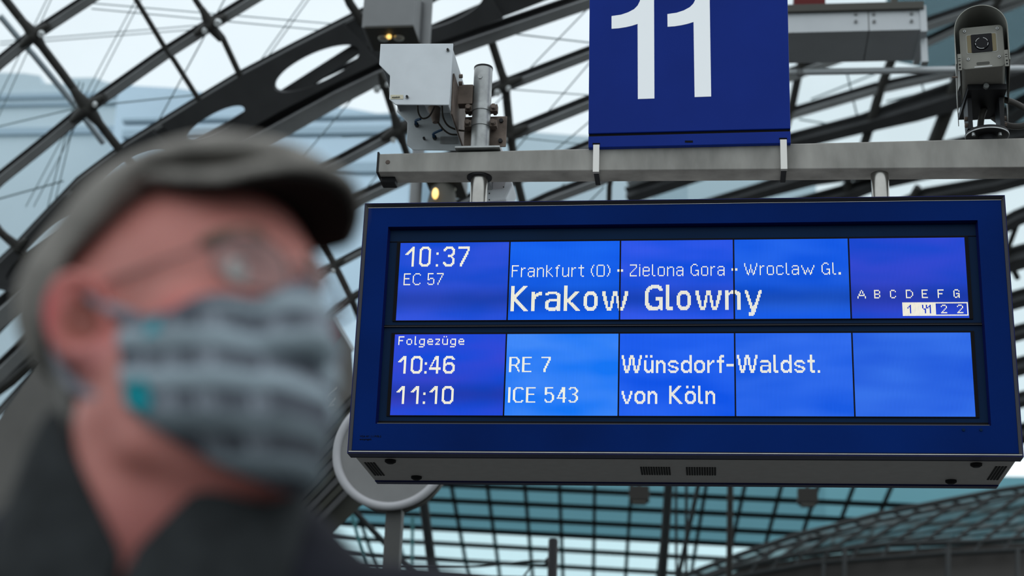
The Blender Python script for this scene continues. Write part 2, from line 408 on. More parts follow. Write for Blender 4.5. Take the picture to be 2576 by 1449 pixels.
node(PA, 85, 88, 17, 'cast node near the top left corner', [(105, 83, 8)], [(40, 30), (150, 45), (130, 150), (30, 135)])
node(PA, 220, 272, 20, 'cast node left of the cap top', [(240, 260, 6)], [(180, 220), (290, 225), (265, 330), (150, 330)])
node(PA, 528, 62, 16, 'cast node at the top between two girders', [(549, 55, 9), (516, 75, 7)], [(505, 15), (590, 30), (565, 115), (470, 100)])
node(PA, 968, 215, 13, 'cast node behind the left side of the white box', [(949, 223, 8), (975, 210, 5)], [(950, 170), (985, 270)])
node(PA, 1003, 327, 17, 'cast node below the white box chamfer', [(990, 350, 6)], [(985, 270), (1060, 300), (1025, 390), (940, 362)])
node(PA, 1271, 213, 15, 'cast node right of the stub post', [(1252, 231, 8), (1279, 220, 6)], [(1255, 150), (1340, 186), (1278, 280), (1215, 236)])
node(PA, 1283, 337, 16, 'cast node just above the beam, right of the post', [(1271, 348, 6)], [(1277, 280), (1350, 310), (1290, 390), (1225, 362)])
node(PA, 45, 622, 14, 'cast node at the left edge beside the cap', [], [(0, 575), (100, 575), (85, 665)])
node(PA, 842, 667, 10, 'small node beside the cap peak', [(838, 680, 5)], [(822, 630), (880, 645), (865, 710), (800, 690)])
node(PA, 885, 752, 10, 'small node left of the board edge', [], [(865, 715), (915, 730), (850, 775)])
# thin rod crossing the oval holes
strut(PA, [(440, 392), (648, 265), (745, 225), (946, 130), (1080, 70), (1290, -20)], 9, 'thin dark rod crossing behind the oval holes', m='girderdark', off=.02)
# bracing wires seen in the glass
Wr = [((30, 0, 0, 0)), ]
wl = [((137, -20), (-20, 330), 3.5), ((127, -20), (-30, 300), 3.5), ((365, -20), (85, 520), 3.5), ((352, -20), (65, 520), 3.5), ((575, -20), (390, 320), 5), ((790, -20), (640, 190), 4), ((778, -20), (628, 190), 4),
      ((200, 205), (120, 520), 4), ((210, 208), (140, 500), 4), ((0, 105), (520, 62), 3.5), ((0, 113), (520, 72), 3.5), ((230, 8), (860, 62), 4), ((230, 22), (830, 78), 4), ((-20, 322), (180, 275), 5), ((250, 264), (500, 238), 5), ((-20, 505), (160, 455), 6),
      ((1490, 10), (1180, 330), 4.5), ((1490, 150), (1290, 385), 4.5), ((1290, 85), (1490, 108), 5), ((1290, 225), (1490, 240), 4), ((1290, 345), (1490, 365), 4), ((1490, 300), (1370, 400), 4.5), ((900, 232), (640, 540), 4.5), ((860, 345), (1010, 340), 4), ((990, 395), (880, 520), 4.5), ((1420, 462), (1360, 520), 5), ((1520, 470), (1470, 520), 5)]
import itertools
where = ['from the top edge to the left edge', 'beside the first to the left edge', 'steeply down over the left panes', 'in a pair over the left panes', 'down to the second girder middle', 'down right of the upper middle node', 'paired right of the upper middle node', 'from the left node down to the cap', 'paired from the left node to the cap',
         'nearly level below the top left node', 'in a level pair below the top left node', 'nearly level under the top edge', 'in a level pair under the top edge', 'rising from the left edge to the left node', 'rising from the left node to the holed girder', 'low at the left edge beside the cap',
         'slanting from the sign to the stub post', 'slanting from the sign middle to the beam', 'level beside the upper part of the sign', 'level beside the middle of the sign', 'level beside the foot of the sign', 'short slanting wire at the sign foot', 'slanting between the oval-holed girder and the cap', 'level left of the rear white cover', 'slanting below the beam end', 'slanting in the gap under the beam', 'slanting in the gap near the strap']
for (a, b, px_w), s_ in zip(wl, where): wire(PA, a, b, px_w, 'thin pale bracing wire ' + s_)
# ---- farther bay, right of the sign
girder(PBk, [(1900, 322), (1994, 283), (2204, 221), (2404, 178), (2600, 130)], 30, 'upper girder right of the sign, below the pipe', group=GB)
girder(PBk, [(1900, 385), (2000, 352), (2173, 308), (2300, 270), (2394, 240), (2620, 160)], [44, 44, 48, 66, 70, 80], 'thick dark girder just above the beam, left of the security camera', group=GB, m='girderdark')
girder(PBk, [(1980, 190), (2042, 166), (2160, 122), (2330, 60), (2600, -30)], 34, 'girder rising behind the long grey duct', group=GB)
girder(PBk, [(1900, 482), (2040, 440), (2300, 400), (2600, 330)], [40, 50, 60, 60], 'dark girder hidden by the beam, right half', group=GB, m='girderdark')
girder(PBk, [(1960, 530), (2120, 487), (2210, 455), (2420, 410)], [46, 46, 40, 40], 'dark girder in the right gap between beam and board', group=GB, m='girderdark')
girder(PBk, [(2240, 530), (2330, 492), (2500, 462), (2620, 430)], 44, 'dark girder above the right end of the board', group=GB, m='girderdark')
girder(PBk, [(2480, 590), (2560, 545), (2620, 520)], 40, 'dark girder right of the board corner', group=GB, m='girderdark')
girder(PBk, [(2330, 105), (2420, 62), (2620, -20)], 26, 'girder above the security camera hood', group=GB)
girder(PBk, [(2520, 172), (2576, 135), (2640, 90)], 40, 'girder right of the security camera', group=GB)
girder(PBk, [(2520, 300), (2576, 262), (2640, 230)], 50, 'low dark girder right of the camera bracket', group=GB, m='girderdark')
for yy, ww in ((640, 60), (745, 46), (830, 40), (915, 46), (1000, 40), (1085, 50)):
    girder(PBk, [(2500, yy + 22), (2576, yy), (2660, yy - 22)], ww, 'dark girder end glimpsed right of the board, %s' % {640: 'beside its top quarter', 745: 'beside the upper display row', 830: 'beside its middle strip', 915: 'beside the lower display row', 1000: 'beside its lower bezel', 1085: 'beside its bottom corner'}[yy], group=GB, m='girderdark')
GS = 'struts of the farther bay right of the sign'
for p, wd, lb in [([(2262, 95), (2252, 128), (2218, 214), (2180, 345), (2150, 440)], 24, 'strut under the grey duct, left of the security camera'), ([(2032, 95), (2021, 131), (1990, 276), (1970, 350)], 20, 'strut right beside the sign edge'), ([(2420, 170), (2394, 248), (2350, 360), (2320, 440)], 36, 'strut left of the camera bracket'),
                  ([(2520, -20), (2475, 60), (2440, 130)], 28, 'strut behind the camera hood'), ([(2135, 440), (2132, 475), (2120, 520)], 18, 'strut in the gap left of the right hanger tube'), ([(2310, 470), (2292, 500), (2280, 530)], 18, 'strut in the gap right of the right hanger tube'), ([(2560, 560), (2530, 640), (2560, 700)], 14, 'bent strut right of the board corner')]:
    strut(PBk, p, wd, lb, group=GS)
for a, b, s_ in (((2130, 180), (2165, 330), 'down right of the sign'), ((2040, 250), (2240, 170), 'rising behind the pipe'), ((2010, 300), (2200, 330), 'nearly level above the beam'), ((2310, 180), (2330, 250), 'short, left of the security camera'), ((2230, 255), (2400, 215), 'rising left of the camera'), ((2060, 520), (2130, 455), 'in the right gap below the beam')):
    wire(PBk, a, b, 6, 'grey bracing wire ' + s_, group='bracing wires of the farther bay')

# ------------------------------------------------------------------ the end of the hall under the board
hv = ray(1473, 3000).normalized()                          # direction of the long glazing bars, running away and down
row = Vector((.9919, -.13, -.012)); row = (row - hv*0).normalized()
p0 = CAM + ray(1300, 1340)*45
PD = Plane(p0, hv.cross(row) if hv.cross(row).z > 0 else row.cross(hv))
def pd(x, y, off=0): return PD.at(x, y, off)
def edge_y(x): return 1315 + (x - 840)*.0575
o = MB().quad(pd(760, 1185, .1), pd(2650, 1200, .1), pd(2650, edge_y(2650), .1), pd(760, edge_y(760), .1)).build('ceiling', 'glasst'); o['kind'] = 'structure'; o['label'] = 'teal tinted glass of the far hall roof'
o = MB().quad(pd(760, edge_y(760), .1), pd(2650, edge_y(2650), .1), pd(2650, 1700, .1), pd(760, 1700, .1)).build('ceiling', 'glassd'); o['kind'] = 'structure'; o['label'] = 'clear bright glass of the far hall roof'
RB = 'level glazing bars of the far glass roof'; LB = 'long glazing bars of the far glass roof'
nm = ['uppermost', 'second', 'third', 'fourth', 'fifth', 'sixth', 'seventh']
for k, (ya, dark) in enumerate(((1208, 1), (1246, 1), (1284, 1), (1316, 1), (1352, 1), (1392, 1), (1434, 1))):
    A, B = pd(740, ya - 5), pd(2650, ya - 5 + 1910*(.045 + .0025*k))
    o = MB().bar(A, B, .075 if k != 3 else .11, .12, PD.n).build('glazing_bar', 'farsteel'); tag(o, 'level dark glazing bar of the far roof, %s of seven' % nm[k], 'glazing bar', RB)
bx = [880, 965, 1050, 1137, 1227, 1321, 1408, 1496, 1588, 1680, 1775, 1872, 1964, 2056, 2145, 2240]
ordn = ['first', 'second', 'third', 'fourth', 'fifth', 'sixth', 'seventh', 'eighth', 'ninth', 'tenth', 'eleventh', 'twelfth', 'thirteenth', 'fourteenth', 'fifteenth', 'sixteenth']
for k, x in enumerate(bx):
    sl = (1473 - x)/(3000 - 1230)
    A, M_, B = pd(x - sl*40, 1190), pd(x + sl*(edge_y(x) - 1230), edge_y(x)), pd(x + sl*240, 1470)
    o = MB().bar(A, M_, .085, .10, PD.n).build('glazing_bar', 'farsteel'); tag(o, 'long bar of the far tinted roof, %s from its left end' % ordn[k], 'glazing bar', LB)
    o = MB().bar(M_, B, .10, .05, PD.n).build('glazing_bar', 'farpale'); tag(o, 'pale upright bar of the bright far glazing, %s from its left end' % ordn[k], 'glazing bar', 'pale bars of the bright far glazing')
# far lattice vault with its arched girder, lower right
PE = Plane(CAM + ray(2200, 1340)*33, Vector((.25, -.75, .6)))
arch = [(1700, 1462), (1734, 1443), (1855, 1397), (2001, 1347), (2085, 1326), (2210, 1293), (2377, 1260), (2511, 1234), (2640, 1215)]
foot = [(1760, 1462), (1842, 1430), (1993, 1398), (2231, 1370), (2461, 1364), (2640, 1350)]
low = [(1780, 1500), (1855, 1450), (2043, 1418), (2377, 1393), (2640, 1380)]
def poly(pl, pts, off): return [pl.at(x, y, off) for x, y in pts]
_p = poly(PE, arch + foot[::-1], -.25); o = MB().add(_p, [list(range(len(_p)))]).build('ceiling', 'glasse'); o['kind'] = 'structure'; o['label'] = 'grey-green glass of the low vault at the lower right'
_p = poly(PE, foot + low[::-1], -.30); o = MB().add(_p, [list(range(len(_p)))]).build('ceiling', 'glasse'); o['kind'] = 'structure'; o['label'] = 'lower glass strip of the vault at the lower right'
def rod(pl, pts, wpx, name, label, cat, group, m='farsteel', off=0):
    P = poly(pl, pts, off); o = smoothed(MB().tube(P, [pxm(q)*wpx/2 for q in P], 8).build(name, m), 60); return tag(o, label, cat, group)
rod(PE, arch, 13, 'arch_chord', 'dark upper chord of the low vault arch at the lower right', 'arch', None)
rod(PE, [(x + 6, y + 17) for x, y in arch], 9, 'arch_chord', 'lower chord of the vault arch, just beneath the upper one', 'arch', None)
rod(PE, foot, 15, 'vault_edge_tube', 'dark edge beam along the foot of the low vault', 'beam', None)
rod(PE, low, 12, 'vault_sill_tube', 'dark sill beam under the lowest strip of vault glass', 'beam', None)
for k in range(18):
    x = 1740 + k*50
    def ay(px):
        for i in range(len(arch)-1):
            if arch[i][0] <= px <= arch[i+1][0]: return arch[i][1] + (arch[i+1][1]-arch[i][1])*(px-arch[i][0])/(arch[i+1][0]-arch[i][0])
        return arch[-1][1]
    rod(PE, [(x, ay(x)), (x + 30, ay(x + 30) + 17)], 7, 'arch_web_rod', 'short web rod of the vault arch, number %d from its left foot' % (k+1), 'rod', 'web rods of the vault arch')
def fy(px, L):
    for i in range(len(L)-1):
        if L[i][0] <= px <= L[i+1][0]: return L[i][1] + (L[i+1][1]-L[i][1])*(px-L[i][0])/(L[i+1][0]-L[i][0])
    return L[-1][1]
for k, (tx, bxx) in enumerate(((1960, 1905), (2040, 1960), (2112, 2020), (2212, 2085), (2302, 2160), (2402, 2238), (2498, 2315), (2580, 2392), (2660, 2470), (2740, 2545))):
    a = (tx, fy(tx, arch) + 14) if tx < 2630 else (tx, 1212); b = (bxx, fy(bxx, foot))
    rod(PE, [a, b], 11, 'vault_rib', 'slanting rib of the low vault, %s from the left' % ordn[k], 'rib', 'slanting ribs of the low vault')
    rod(PE, [b, (bxx - 22, fy(bxx - 22, low))], 9, 'vault_sill_rib', 'short rib of the lowest vault strip, %s from the left' % ordn[k], 'rib', 'short ribs of the lowest vault strip')
for k, (a, b) in enumerate((((1930, 1385), (2640, 1236)), ((1990, 1392), (2640, 1258)), ((2060, 1388), (2640, 1282)), ((2140, 1378), (2640, 1306)), ((2240, 1368), (2640, 1328)))):
    rod(PE, [a, b], 5, 'vault_blind_rail', 'thin rail across the low vault, %s from the top' % ordn[k], 'rail', 'thin rails across the low vault', off=-.1)
o = MB().prism(poly(PE, low + [(2640, 1560), (1780, 1560)], -.4), PE.n*.2).build('wall_end', 'brown'); o['kind'] = 'structure'; o['label'] = 'dark end wall below the low vault'
for k, (x, w_) in enumerate(((2072, 10), (2125, 12), (2385, 14), (2560, 10))):
    rod(PE, [(x, 1380 if k else 1420), (x - 2, 1480)], w_, 'end_wall_post', 'thin post before the dark end wall, %s from the left' % ordn[k], 'post', 'posts before the dark end wall', off=.25)
# ------------------------------------------------------------------ town outside the glass
def block(pts, Y, depth, m, label):
    P = [onY(x, y, Y) for x, y in pts]; base = [Vector((P[-1].x, Y, 0)), Vector((P[0].x, Y, 0))]
    root = MB().prism(base + P, (0, depth, 0)).build('building', m); tag(root, label, 'building')
    return root
b1 = block([(-420, 176), (60, 184), (100, 190), (104, 210), (170, 212), (172, 196), (240, 195), (262, 205), (300, 212)], 70, 12, 'facade2', 'pale building outside the glass at the far left')
b2 = block([(300, 214), (440, 221), (520, 233), (560, 252), (700, 262), (880, 272), (985, 292), (1040, 300)], 66, 12, 'facade', 'glassy building outside, behind cap and oval-holed girder')
b3 = block([(1062, 302), (1300, 330), (1520, 345), (2050, 380)], 72, 12, 'facade2', 'pale building outside, between stub post and sign')
for (x0, x1, y, h) in ((-300, 290, 245, 14), (-300, 290, 268, 8), (-300, 290, 330, 20)): 
    a = onY(x0, y, 69.9); b = onY(x1, y + 12, 69.9); MB().box((a.x, 69.8, a.z - h*.017), (b.x, 70, a.z)).build('window_band', 'band', b1)
for (x0, x1, y, h) in ((310, 1050, 300, 10), (310, 1050, 330, 22), (310, 1050, 420, 30)):
    a = onY(x0, y, 65.9); b = onY(x1, y, 65.9); MB().box((a.x, 65.8, a.z - h*.016), (b.x, 66, a.z)).build('window_band', 'band', b2)
# ------------------------------------------------------------------ the platform the people and the posts stand on
f = MB().box((-80, -30, -.3), (80, 75, 0)).build('floor', 'floor'); f['kind'] = 'structure'; f['label'] = 'grey paved station platform below the picture'

# ================================================================== the departure board
def bp(x, z, dy=0): return Vector((X0 + x, BY + dy, ZT + z))
board = thing('departure_board', bp(BW/2, -BH, BD/2), 'wide blue departure board with lit white train times, hung under the grey beam', 'departure board')
m = MB().box(bp(.010, -BH + .004, .045), bp(BW - .010, -.02, BD - .03)); m.build('casing', 'case', board, bevel=.004)
def frame_ring(o, i, y0, y1, b):
    """A rectangular ring between an outer and an inner rectangle (x0, z0, x1, z1)."""
    (a, c, d, e), (g, h, k, l) = o, i
    for lo, hi in (((a, e - (e - l)), (d, e)), ((a, c), (d, h)), ((a, h), (g, l)), ((k, h), (d, l))):
        b.box(bp(lo[0], lo[1], y0), bp(hi[0], hi[1], y1))
    return b
fr = frame_ring((0, -BH, BW, 0), (.004, -BH + .004, BW - .004, -.004), 0, .05, MB()).build('front_frame', 'navy_edge', board)
# slanted dark trim between the outer edge and the pane
t = MB(); o4 = [bp(.003, -BH + .003, -.001), bp(BW - .003, -BH + .003, -.001), bp(BW - .003, -.003, -.001), bp(.003, -.003, -.001)]
i4 = [bp(.0125, -BH + .0125, .010), bp(BW - .0125, -BH + .0125, .010), bp(BW - .0125, -.0135, .010), bp(.0125, -.0135, .010)]
for k in range(4): t.quad(o4[k], o4[(k+1) % 4], i4[(k+1) % 4], i4[k])
t.build('trim', 'trim', fr)
MB().box(bp(.004, -BH + .0045, -.0008), bp(BW - .004, -BH + .0068, .004)).build('lower_bead', 'steel', fr); MB().box(bp(.010, -.0135, .0065), bp(BW - .010, -.0125, .010)).build('upper_bead', 'steel', fr)  # steel strips added to imitate sky highlights along the trim edges
RX0, RX1, RZ0, RZ1 = .080, 1.915, -.729, -.079
bz = frame_ring((.012, -BH + .012, BW - .012, -.013), (RX0, RZ0, RX1, RZ1), .008, .030, MB()).build('bezel_pane', 'navy', board)
# sloping reveal round the opening, back panel and the two display rows
LY = .030
rv_ = MB(); a4 = [bp(RX0, RZ0, .008), bp(RX1, RZ0, .008), bp(RX1, RZ1, .008), bp(RX0, RZ1, .008)]
b4 = [bp(RX0 + .004, RZ0 + .004, LY + .004), bp(RX1 - .004, RZ0 + .004, LY + .004), bp(RX1 - .004, RZ1 - .004, LY + .004), bp(RX0 + .004, RZ1 - .004, LY + .004)]
for k in range(4): rv_.quad(a4[k], a4[(k+1) % 4], b4[(k+1) % 4], b4[k])
rv_.build('reveal', 'navy_edge', board)
MB().box(bp(RX0, RZ0, LY + .002), bp(RX1, RZ1, LY + .010)).build('recess_panel', 'navy_dull', board)
MB().box(bp(RX0 + .004, -.4105, LY - .006), bp(RX1 - .004, -.409, LY + .002)).build('divider_strip', 'trim', board)
MB().box(bp(RX0 + .004, -.409, LY - .001), bp(RX1 - .004, -.4035, LY + .002)).build('shadow_gap', 'gapblack', board)
MB().box(bp(RX0 + .003, RZ0 + .001, LY - .014), bp(RX1 - .003, RZ0 + .005, LY + .003)).build('lower_ledge', 'trim', board)
MB().box(bp(RX0 + .004, RZ0 + .006, LY), bp(RX1 - .004, RZ0 + .015, LY + .003)).build('shadow_gap', 'gapblack', board)
MB().box(bp(RX0 + .003, -.123, LY), bp(RX1 - .003, -.121, LY + .003)).build('panel_joint', 'gapblack', board)
PX = [.1165, .4715, .8215, 1.1735, 1.5255, 1.8785]
rows = [(-.3885, -.1270), (-.6965, -.4345)]
BLUE = {0: ((.004, .065, .64), (.032, .085, .72)), 1: ((.002, .095, .80), (.008, .13, .88)), 2: ((.004, .075, .74), (.030, .095, .82)), 3: ((.003, .090, .76), (.016, .13, .84)), 4: ((.008, .058, .60), (.034, .062, .64)),
        5: ((.006, .065, .70), (.040, .060, .66)), 6: ((.006, .18, .93), (.050, .25, .98)), 7: ((.003, .085, .80), (.018, .125, .88)), 8: ((.008, .10, .76), (.032, .155, .86)), 9: ((.016, .105, .72), (.036, .165, .82))}
panels = []
for r in range(2):
    for k in range(5):
        z0, z1 = rows[r]; m = MB().box(bp(PX[k] + .0022, z0, LY - .001), bp(PX[k+1] - .0022, z1, LY + .004))
        panels.append(m.build('display_panel', lcdmat('lcd', *BLUE[r*5 + k], r*5 + k), board, origin=bp((PX[k] + PX[k+1])/2, (z0+z1)/2, LY)))
for r in range(2):
    z0, z1 = rows[r]; m = MB()
    frame_ring((PX[0] - .008, z0 - .003, PX[5] + .008, z1 + .005), (PX[0] + .003, z0, PX[5] - .003, z1), LY - .002, LY + .003, m)
    for k in range(1, 5): m.box(bp(PX[k] - .0022, z0, LY - .0035), bp(PX[k] + .0022, z1, LY + .003))
    m.build('panel_gap_frame', 'gapblack', board)
# --- the characters: every glyph is a row of columns, each column a list of lit row ranges
CP = .00367
def G(s): return [[tuple(int(q) for q in (p.split('-') if '-' in p else (p, p))) for p in c.split(',') if p] for c in s.split(';')]
F17 = {'1': '6;5-6;4-6;3-5;2-4;1-3;0-16;0-16', '0': '2-14;1-15;0-2,14-16;0-1,15-16;0-1,15-16;0-1,15-16;0-1,15-16;0-2,14-16;1-15;2-14', ':': '5-6,15-16;5-6,15-16',
       '3': '2-3,13-14;1-3,13-15;0-2,14-16;0-1,15-16;0-1,7-8,15-16;0-1,7-8,15-16;0-1,7-8,15-16;0-2,6-9,14-16;1-7,9-15;2-6,10-14',
       '7': '0-1;0-1;0-1,14-16;0-1,12-16;0-1,10-14;0-1,8-12;0-1,6-10;0-1,4-8;0-6;0-3'}
F10 = {'E': '0-9;0,4,9;0,4,9;0,4,9;0,4,9;0,9', 'C': '2-7;1,8;0,9;0,9;0,9;0,9;1,8', '5': '0-5,8;0,5,9;0,4,9;0,4,9;0,4,9;5-8', '7': '0;0,8-9;0,6-7;0,4-5;0,2-3;0-1',
       'F': '0-9;0,4;0,4;0,4;0,4;0', 'r': '2-9;3;2;2', 'a': '3,6-8;2,5,9;2,5,9;2,5,9;2,5,8;3-9', 'n': '2-9;3;2;2;2;3-9', 'k': '0-9;5;4,6;3,7;2,8;9', 'f': '2;1-9;0,2;0', 'u': '2-8;9;9;9;8;2-9',
       't': '2;2;0-8;2,9;2,9', '(': '3-6;1-2,7-8;0,9', ')': '0,9;1-2,7-8;3-6', 'O': '1-8;0,9;0,9;0,9;0,9;0,9;1-8', '-': '4-5;4-5;;4-5;4-5', 'Z': '0,7-9;0,6,9;0,5,9;0,4,9;0,3,9;0-2,9', 'i': '0,2-9',
       'e': '3-8;2,5,9;2,5,9;2,5,9;2,5,9;3-5,8', 'l': '0-8;9;9', 'o': '3-8;2,9;2,9;2,9;2,9;3-8', 'G': '2-7;1,8;0,9;0,9;0,5,9;1,5,8;5-9', 'W': '0-2;3-5;6-8;8-9;5-7;1-4;5-7;8-9;6-8;3-5;0-2',
       'w': '2-3;4-5;6-8;8-9;6-7;4-5;6-7;8-9;6-8;4-5;2-3', 'c': '3-8;2,9;2,9;2,9;2,9;3,8', '.': '8-9;8-9'}
F21 = {'K': '0-20;0-20;0-20;7-12;6-13;5-8,11-14;4-7,12-15;3-6,13-16;2-5,14-17;1-4,15-18;0-3,16-19;0-2,17-20;0-1,18-20;0,19-20;20', 'r': '5-20;5-20;5-20;7-10;6-8;6-8;5-7;5-7;5-7',
       'a': '6-7,13-18;6-7,12-19;5-7,12-19;5-6,11-13,18-20;5-6,11-12,18-20;5-6,11-12,18-20;5-6,11-12,18-20;5-6,11-12,18-20;5-6,11-12,18-20;5-7,11-12,17-19;6-20;6-20;7-20',
       'k': '0-20;0-20;0-20;11-13;10-14;9-15;8-11,14-16;7-10,14-17;6-9,15-18;5-8,16-19;5-7,17-20;5-6,18-20;5,19-20;20', 'o': '9-16;7-18;6-19;5-8,17-20;5-7,18-20;5-7,18-20;5-7,18-20;5-7,18-20;5-8,17-20;6-19;7-18;9-16',
       'w': '5-8;5-12;5-15;9-18;13-20;18-20;18-20;13-20;9-18;5-14;5-8;5-8;5-14;9-18;13-20;18-20;18-20;13-20;9-18;5-15;5-12;5-8',
       'G': '5-16;3-18;2-19;1-5,15-20;1-3,17-20;0-3,17-20;0-2,18-20;0-2,18-20;0-2,18-20;0-2,10-12,18-20;0-2,10-12,18-20;0-3,10-12,17-19;1-4,10-19;1-4,10-20;3-4,10-20',
       'l': '0-19;0-20;0-20;18-20;18-20;18-20', 'n': '5-20;5-20;5-20;7-8;6-7;5-7;5-7;5-7;5-7;5-8;6-20;6-20;7-20', 'y': '5-7;5-10;6-13;9-16,23-25;12-19,23-25;15-22,23-25;18-25;17-24;15-22;12-19;9-16;6-13;5-10;5-7'}
F14 = {'1': '4;3-4;2-4;1-3;0-2;0-13;0-13', '0': '2-11;1-12;0-2,11-13;0-1,12-13;0-1,12-13;0-1,12-13;0-1,12-13;0-2,11-13;1-12;2-11', ':': '5-6,12-13;5-6,12-13',
       '4': '9-10;7-10;5-7,9-10;3-5,9-10;1-3,9-10;0-2,9-10;0-13;0-13;9-10;9-10', '6': '2-11;1-12;0-2,6-7,11-13;0-1,5-6,12-13;0-1,5-6,12-13;0-1,5-6,12-13;0-1,5-6,12-13;0-2,5-7,11-13;1-2,6-12;2,7-11',
       'W': '0-2;0-7;3-11;8-13;11-13;8-13;2-11;0-7;0-2;0-7;2-11;8-13;11-13;8-13;3-11;0-7;0-2', 'ü': '4-11;0-1,4-12;0-1,11-13;12-13;12-13;0-1,11-12;0-1,4-13;4-13', 'n': '4-13;4-13;5-6;4-5;4-5;4-6;5-13;6-13',
       's': '6-7,11;5-8,11-12;4-5,8,12-13;4-5,8-9,12-13;4-5,8-9,12-13;4-5,9,12-13;4-5,9-10,12-13;5-6,9-12;6,10-11', 'd': '6-11;5-12;4-6,11-13;4-5,12-13;4-5,12-13;4-5,12-13;5-6,11-12;0-13;0-13',
       'o': '6-11;5-12;4-6,11-13;4-5,12-13;4-5,12-13;4-5,12-13;4-6,11-13;5-12;6-11', 'r': '4-13;4-13;6-7;5-6;4-5;4-5', 'f': '4-5;4-5;1-13;0-13;0-1,4-5;0-1,4-5', '-': '7-8;7-8;7-8;7-8;7-8;7-8',
       'a': '5,9-12;4-5,8-13;4-5,8,12-13;4-5,8,12-13;4-5,8,12-13;4-5,8,12-13;4-5,8,11-12;5-13;6-13', 'l': '0-12;0-13;12-13;12-13', 't': '4-5;4-5;0-12;0-13;4-5,12-13;4-5,12-13', '.': '12-13;12-13',
       'v': '4-6;4-9;7-11;10-13;12-13;10-13;7-11;4-9;4-6', 'K': '0-13;0-13;5-7;4-8;3-5,7-9;2-4,8-10;1-3,9-11;0-2,10-12;0-1,11-13;0,12-13;13',
       'ö': '6-11;0-1,5-12;0-1,4-6,11-13;4-5,12-13;4-5,12-13;4-5,12-13;0-1,4-6,11-13;0-1,5-12;6-11'}
F12 = {'R': '0-11;0-11;0,6;0,6;0,6;0,6-7;0-1,5-8;1-5,8-10;2-4,10-11', 'E': '0-11;0-11;0,5,11;0,5,11;0,5,11;0,5,11;0,5,11;0,11', '7': '0;0;0,9-11;0,7-11;0,5-8;0,3-6;0-4;0-2', 'I': '0-11;0-11',
       'C': '2-9;1-10;0-1,10-11;0,11;0,11;0,11;0,11;0-1,10-11;1,10', '5': '0-5,9-10;0-5,10-11;0,4,11;0,4,11;0,4,11;0,4-5,10-11;0,5-10;6-9', '4': '8;6-8;4-6,8;2-4,8;0-3,8;0-11;0-11;8', '3': '1,10;0-1,10-11;0,11;0,5,11;0,5,11;0-1,4-6,10-11;1-4,6-10;2-3,7-9'}
F7 = {'F': '0-6;0,3;0,3;0,3;0', 'o': '3-5;2,6;2,6;2,6;3-5', 'l': '0-6;6', 'g': '3-5,8;2,6,8;2,6,8;2,6,8;2-7', 'e': '3-5;2,4,6;2,4,6;2,4,6;3-4,6', 'z': '2,6;2,5-6;2,4,6;2-3,6', 'ü': '2-5;0,6;6;0,6;2-6',
      'A': '5-6;3-4;1-2,4;0,4;1-2,4;3-4;5-6', 'B': '0-6;0,3,6;0,3,6;0,3,6;1-2,4-5', 'C': '1-5;0,6;0,6;0,6;1,5', 'D': '0-6;0,6;0,6;0,6;1,5;2-4', 'E': '0-6;0,3,6;0,3,6;0,3,6;0,6', 'G': '1-5;0,6;0,3,6;0,3,5;1,3-6'}
def text_line(name, font, glyphs, y0, y1, RP, label):
    """glyphs: (character, photo x of its left edge half-way up); y0, y1: photo y of the line's top at its first and last glyph."""
    by = {}
    n = len(glyphs); xa, xb = glyphs[0][1], glyphs[-1][1]
    for ch, px in glyphs:
        cols = G(font[ch]) if isinstance(font[ch], str) else font[ch]
        py = y0 + (y1 - y0)*((px - xa)/max(1, xb - xa))
        P = onY(px, py + 25, BY + LY); x = P.x; z = onY(px, py, BY + LY).z
        for c, runs in enumerate(cols):
            xx = x + c*CP; k = max(0, min(4, int((xx - X0 - PX[0])/.3524)))
            b = by.setdefault(k, MB())
            for a, e in runs:
                b.box((xx + .0005, BY + LY - .0022, z - (e+1)*RP + .0003), (xx + CP - .0005, BY + LY - .0008, z - a*RP - .0003))
    r = 0 if y0 < 830 else 1
    for k, b in by.items():
        o = b.build(name, 'text', panels[r*5 + k]); o['label'] = label
def W(s, *xs): return list(zip(s, xs))
text_line('characters', F17, W('10:37', 1019.4, 1055.3, 1097.6, 1115.3, 1152.2), 621.2, 620.6, .00400, 'lit departure time 10:37')
text_line('characters', F10, W('EC57', 1015.2, 1037.9, 1075.2, 1097.8), 688.2, 687.3, .00400, 'lit train number EC 57')
def spread(s, x0, font, gap=2, pitch=2.885):
    o = []; x = x0
    for ch in s:
        o.append((ch, x)); x += (len(font[ch].split(';')) + gap)*pitch
    return o
VIA = 'lit word in the list of stops on the way'
for wd, x, p, y0, y1 in (('Frankfurt', 1287.2, 2.885, 667.8, 666.8), ('(O)', 1486.2, 2.885, 666.4, 666.2), ('-', 1552.8, 2.9, 666, 666), ('Zielona', 1584.4, 2.925, 665.7, 664.8), ('Gora', 1737.2, 2.945, 664.2, 663.7), ('-', 1840.2, 2.95, 663.3, 663.3), ('Wroclaw', 1872.2, 2.99, 662.4, 661.3), ('Gl.', 2066.8, 3.03, 660.9, 660.6)):
    text_line('characters', F10, spread(wd, x, F10, 2, p), y0, y1, .00400, VIA)
text_line('characters', F21, W('Krakow', 1285.4, 1337.1, 1372, 1418.7, 1468.4, 1514.9), 719.9, 718, .00400, 'lit word Krakow')
text_line('characters', F21, W('Glowny', 1622.5, 1674.9, 1702.2, 1749.3, 1823.8, 1873.7), 717.1, 714.9, .00400, 'lit word Glowny')
text_line('characters', F7, W('ABCDEFG', 2157.1, 2199.4, 2239.2, 2279.2, 2319.1, 2359.2, 2399.1), 730.1, 728.2, .00395, 'lit platform section letters')
box = []
dark = {4: [4], 5: [3], 6: range(2, 9), 16: [2, 3, 4], 17: [5], 18: [5, 6, 7, 8], 19: [2, 3, 4], 20: [4], 21: [3], 22: range(2, 9)}
